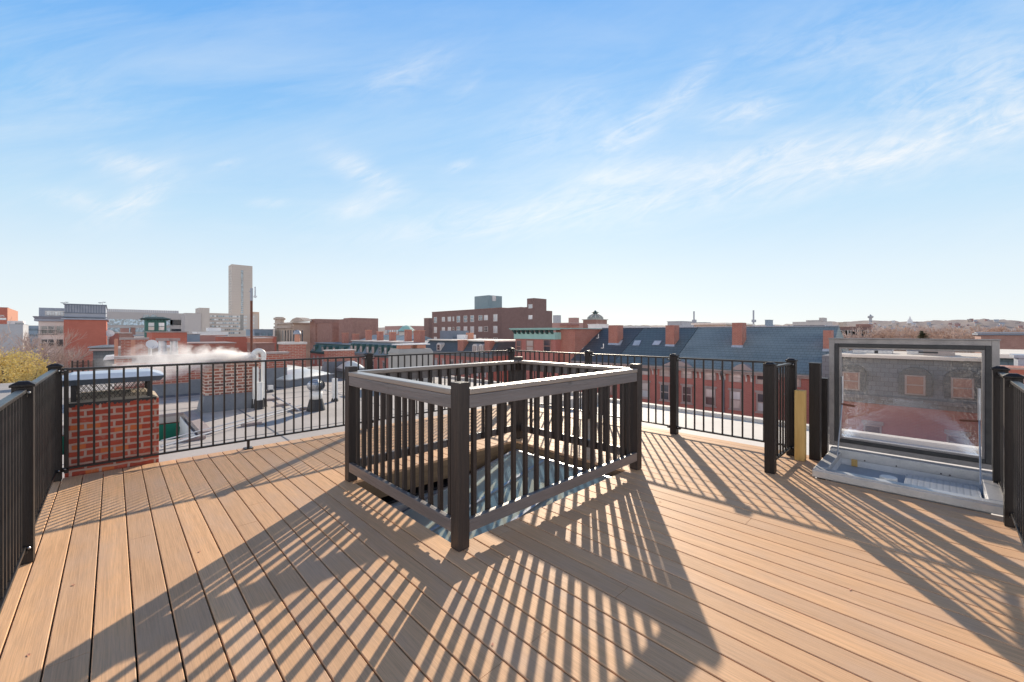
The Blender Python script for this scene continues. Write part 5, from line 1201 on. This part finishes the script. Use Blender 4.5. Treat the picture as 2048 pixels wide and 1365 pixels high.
yc=onx(598,x)[0]; MB().extr([(x-.6,yc-6,zt+.5),(x-.6,yc+6,zt+.5),(x-.6,yc+3.5,zt+1.3),(x-.6,yc,zt+1.6),(x-.6,yc-3.5,zt+1.3)],(2,0,0)).build('pediment',M['beige'],t)
t,y0,y1,x,zt,d=xblock('brick_auditorium','windowless hazy brown brick auditorium with corner piers',621,703,646.5,38.5,18,'brick_dull',roof='brick_dull',lip=.1)
for c0,c1,pt_ in ((620,631,638.5),(677.5,687,639),(687,703,636.5)):
    a,da=onx(c0,x-.3); b_,db=onx(c1,x-.3); MB().box(x-.3,x+6,min(a,b_),max(a,b_),GZ,zat(pt_,(da+db)/2)).build('pier',M['brick_dull'],t)
xblock('far_block','grey stepped office block far behind the brown auditorium',657,717,642.5,190,20,'hazegrey')
xblock('far_block','lower right step of the grey office block behind the auditorium',703,724,648,185,20,'hazebrick')
# ------------------------------------------------------------------ ground, street, hills, trees
m=MB(); N=24
m.poly([(-9000,-9000,GZ),(9000,-9000,GZ),(9000,9000,GZ),(-9000,9000,GZ)])
o=m.build('ground',M['roofmix'],kind='structure')
o=MB().poly([(12.5,-400,GZ+.004),(28,-400,GZ+.004),(28,400,GZ+.004),(12.5,400,GZ+.004)]).build('street',M['asphalt'],kind='structure')
o=MB().box(9.3,12.5,-400,400,GZ+.003,GZ+.14).build('pavement',M['concrete'],kind='structure'); o=MB().box(28,29.8,-400,400,GZ+.003,GZ+.14).build('pavement',M['concrete'],kind='structure')
def hillmat():
    n=NT('wooded_hillside'); v=n.coords((.02,.02,.05)); a=n.noise(v,1.5,6,.7); bb=n.noise(n.coords((.08,.08,.1)),1,4,.7)
    col=n.mix(n.ramp(a,[(.38,0),(.62,1)]),(.30,.25,.24),(.36,.30,.26)); col=n.mix(n.math('MULTIPLY',n.ramp(bb,[(.45,0),(.6,1)]),.55),col,(.20,.19,.21))
    col=n.mix(n.math('MULTIPLY',n.ramp(n.noise(n.coords((.05,.05,.2),loc=(9,3,1)),1,3),[(.62,0),(.7,1)]),.5),col,(.5,.44,.42))
    n.bsdf(col,.95,0,.1); return n.m
HM=hillmat()
def hill(label,r0,r1,az0,az1,hfun,nA=260,nR=9):
    m=MB()
    for i in range(nA+1):
        az=az0+(az1-az0)*i/nA; ca_,sa_=math.cos(az),math.sin(az)
        for j in range(nR+1):
            f=j/nR; r=r0+(r1-r0)*f; base=hfun(math.degrees(az))*math.sin(min(1,f*1.12)*math.pi/2)
            nz_=mnoise.noise(Vector((i*.9,j*.8,r0*.01)))*.9+mnoise.noise(Vector((i*.23,j*.5,3)))*.8
            wx=ca_*fx+sa_*rx_; wy=ca_*fy+sa_*ry_
            m.v.append((wx*r,wy*r,GZ+base*(1+.10*nz_)+nz_*r1*.0011))
    for i in range(nA):
        for j in range(nR): q=i*(nR+1)+j; m.f.append((q,q+nR+1,q+nR+2,q+1)); m.m.append(0)
    o=m.build('hills',HM,kind='structure',smooth=True); o['label']=label
def interp(tab):
    def f(x):
        if x<=tab[0][0]: return tab[0][1]
        for (a,b_),(c,d_) in zip(tab[:-1],tab[1:]):
            if x<=c: return b_+(d_-b_)*(x-a)/(c-a)
        return tab[-1][1]
    return f
def az(px): return math.degrees(math.atan((px-1024)/F))
def hz(py,px,r): return H-GZ+(HY-py)/F*r*math.cos(math.radians(az(px)))
r=2200
HILL=interp([(az(px),hz(py,px,r)) for px,py in ((300,662),(700,658),(780,655),(1050,658),(1215,654),(1300,652),(1480,652),(1560,651),(1680,646),(1720,644),(1800,645),(1890,643),(1960,640),(2010,642),(2048,646),(2200,648))])
hill('wooded hills on the right horizon',1500,r,R(-44),R(60),HILL)
# landmarks on the ridge
def far(px,r): d=r*math.cos(math.radians(az(px))); return d
P=pt(1741,650,far(1741,2000)); d=far(1741,2000); o=MB().lathe((P[0],P[1],0),[(6,GZ),(4.5,zat(640,d)),(4.5,zat(637,d)),(8.5,zat(635.5,d)),(8.5,zat(633,d)),(3,zat(631.5,d)),(1,zat(629,d))],10).build('standpipe_tower',M['hazegrey'],org=(P[0],P[1],GZ)); tag(o,'slender standpipe tower with bulging top on the ridge','tower')
P=pt(1820,650,far(1820,1900)); d=far(1820,1900); t=thing('church','white church with stepped steeple on the hillside','church',(P[0],P[1],GZ))
MB().box(P[0]-9,P[0]+9,P[1]-9,P[1]+9,GZ,zat(646,d)).build('tower_base',M['whitewash'],t); MB().frus((P[0]-7,P[0]+7,P[1]-7,P[1]+7),(P[0]-5,P[0]+5,P[1]-5,P[1]+5),zat(646,d),zat(639.5,d)).frus((P[0]-3.5,P[0]+3.5,P[1]-3.5,P[1]+3.5),(P[0]-.4,P[0]+.4,P[1]-.4,P[1]+.4),zat(639.5,d),zat(633,d)).build('steeple',M['whitewash'],t)
rn=random.Random(11)
for i in range(60):
    px=rn.choice([rn.uniform(1500,2047),rn.uniform(1745,2047)]); f_=rn.uniform(.12,.62); r_=1500+700*f_; d=far(px,r_)
    a_,b_=ray(px); X_,Y_=a_*d,b_*d; zb_=GZ+HILL(az(px))*math.sin(f_*1.12*math.pi/2)*.97
    w=rn.uniform(3,8); mt_=rn.choice(['hazegrey','hazebrick','hazegrey','beige','concrete_l'])
    m=MB().box(X_-w,X_+w,Y_-w*.6,Y_+w*.6,zb_-4,zb_+w*.8).extr([(X_-w,Y_-w*.65,zb_+w*.8),(X_+w,Y_-w*.65,zb_+w*.8),(X_,Y_-w*.65,zb_+w*1.3)],(0,w*1.3,0))
    o=m.build('hillside_house',M[mt_],org=(X_,Y_,zb_-4)); tag(o,'small pale house far off among the trees below the wooded ridge','house','far houses below the ridge')
# trees
def bare_tree(label,x,y,z0,h,spread,seed,mt='twig',levels=5,group=None,tw=.012,name='bare_tree',th=.16):
    rn=random.Random(seed); t=thing(name,label,'tree',(x,y,z0),group); trunk=MB(); crown=MB()
    def grow(p,dr,L,r,lv):
        q=p+dr*L; md=p+dr*L*.5+Vector((rn.uniform(-1,1),rn.uniform(-1,1),0))*L*.05
        tgt=trunk if lv>=levels-1 else crown
        tgt.tube([p,md,q],[r,r*.8,r*.62],5 if lv>=levels-1 else 3,0,False)
        if lv==0: return
        n=rn.choice((3,4)) if lv>1 else 4
        for k in range(n):
            ang=rn.uniform(0,2*math.pi); tilt=rn.uniform(.25,.85)*spread
            a=dr.orthogonal().normalized(); bq=dr.cross(a)
            nd=(dr*math.cos(tilt)+(a*math.cos(ang)+bq*math.sin(ang))*math.sin(tilt)+Vector((0,0,.12))).normalized()
            grow(p+dr*L*rn.uniform(.55,1.0),nd,L*rn.uniform(.58,.80),max(r*.55,tw),lv-1)
    grow(Vector((x,y,z0)),Vector((rn.uniform(-.06,.06),rn.uniform(-.06,.06),1)).normalized(),h*.36,h*th*.12,levels)
    trunk.build('trunk',M['bark'],t); crown.build('crown',M[mt],t); return t
GT='leafless trees at the left behind the yellow tree'
for i,(px,pyt,d,sd_,lab) in enumerate(((18,652,42,3,'tall bare tree behind the yellow tree at far left'),(58,690,46,5,'bare tree reaching in front of the cream building'),(92,722,40,9,'low spreading bare tree right of the yellow tree'),(-30,655,40,12,'bare tree cut by left edge of the view'))):
    P=pt(px,720,d); h=zat(pyt,d)-GZ; bare_tree(lab,P[0],P[1],GZ,h*1.22,.85,sd_,'twig',6,GT,.013)
def leafy(label,px,py,d,r,seed,name='yellow_tree',mt='leaf',n=9000,group=None):
    rn=random.Random(seed); c=Vector(pt(px,py,d)); t=thing(name,label,'tree',(c.x,c.y,GZ),group)
    m=MB(); m.tube([(c.x,c.y,GZ),(c.x+.1,c.y,c.z-r*.9),(c.x,c.y,c.z)],[r*.11,r*.08,r*.03],8)
    cl=[]
    for k in range(46):
        v=Vector((rn.gauss(0,1),rn.gauss(0,1),rn.gauss(0,.8))).normalized()*r*rn.uniform(.35,.95); v.z*=.8; cl.append((c+v,r*rn.uniform(.18,.34)))
        m.tube([(c.x,c.y,c.z-r*.7),tuple(c+v*.5),tuple(c+v)],[r*.03,r*.018,r*.006],4,0,False)
    m.build('trunk',M['bark'],t); m=MB()
    for k in range(n):
        p,rr=rn.choice(cl); q=p+Vector((rn.gauss(0,1),rn.gauss(0,1),rn.gauss(0,1)))*rr*.55
        s_=rn.uniform(.045,.095)*r/3.4*1.3; a=Vector((rn.gauss(0,1),rn.gauss(0,1),rn.gauss(0,1))).normalized()*s_; bq=a.orthogonal().normalized()*s_*.7
        m.poly([tuple(q-a),tuple(q+bq),tuple(q+a),tuple(q-bq)])
    m.build('crown',M[mt],t); return t
leafy('large yellow leaved tree at the left edge beyond the railing',14,752,30,2.35,4,n=12000)
leafy('smaller yellow leaved tree crown close behind the deck corner post',66,775,29,1.6,8,n=5000)
# trees beyond the roofs on the right
GR2='bare trees beyond the roofs at right'
rn=random.Random(31)
specs=[]
for k in range(26):
    px=1700+14.5*k+rn.uniform(-4,4); specs.append((px,rn.uniform(661,672) if px>1755 else rn.uniform(670,677),rn.uniform(95,170)))
protos=[bare_tree('bare russet tree crown among the leafless trees beyond the roofs at right',0,0,0,10,.95,s_,'twig2' if s_%2 else 'twig',6,GR2,.024) for s_ in (41,42,43)]
used=[0,0,0]
for k,(px,py,d) in enumerate(specs):
    P=pt(px,py,d); h=P[2]-GZ; i=k%3; sc_=h/8.2
    if not used[i]: r_=protos[i]; used[i]=1
    else:
        r_=protos[i].copy(); C.objects.link(r_)
        for ch in protos[i].children: c_=ch.copy(); C.objects.link(c_); c_.parent=r_
    r_.location=(P[0],P[1],GZ); r_.scale=(sc_*1.15,sc_*1.15,sc_); r_.rotation_euler=(0,0,k*1.3)
# pine behind the hatch
P=pt(1846,676,90); t=thing('pine_tree','lone dark green pine rising among the bare trees behind the hatch','tree',(P[0],P[1],GZ)); 
m=MB().tube([(P[0],P[1],GZ),(P[0],P[1],zat(666,90))],[.3,.08],6); m.build('trunk',M['bark'],t); m=MB(); rn=random.Random(2)
for k in range(1500):
    zz=rn.uniform(-5,zat(664.5,90)); f=(zat(663,90)-zz)/8; a=rn.uniform(0,6.28); rr=rn.uniform(.2,1)*min(3.3,.5+f*4.2)
    q=Vector((P[0]+rr*math.cos(a),P[1]+rr*math.sin(a),zz-rr*.12+.3*math.sin(a*3))); dr=Vector((math.cos(a),math.sin(a),.25)).normalized()*.45; sd2=Vector((-dr.y,dr.x,0))*.4
    m.poly([tuple(q-sd2),tuple(q+dr),tuple(q+sd2),tuple(q-dr*.3+Vector((0,0,.12)))])
m.build('crown',M['evergreen'],t)

rn=random.Random(77)
for i,(px,py,lab) in enumerate(((57,1311,'curled dry leaf on the deck board at far bottom left'),(147,1171,'small dry leaf near the left railing foot'),(399,1104,'dry leaf lying in the sun left of the guard shadow'),(1320,1005,'tiny dry leaf right of the wooden guard post'),(985,1290,'dry leaf inside the baluster shadows at bottom centre'),(1700,1180,'dry leaf on sunny boards before the hatch'))):
    g=gnd(px,py); a=rn.uniform(0,6.28); c_,s_=math.cos(a)*.012,math.sin(a)*.012
    o=MB().poly([(g[0]-c_,g[1]-s_,.002),(g[0]+s_*.5,g[1]-c_*.5,.003),(g[0]+c_,g[1]+s_,.0025),(g[0]-s_*.5,g[1]+c_*.5,.004)]).build('dry_leaf',M['terra'],org=(g[0],g[1],.002)); tag(o,lab,'leaf','dry leaves on the deck')
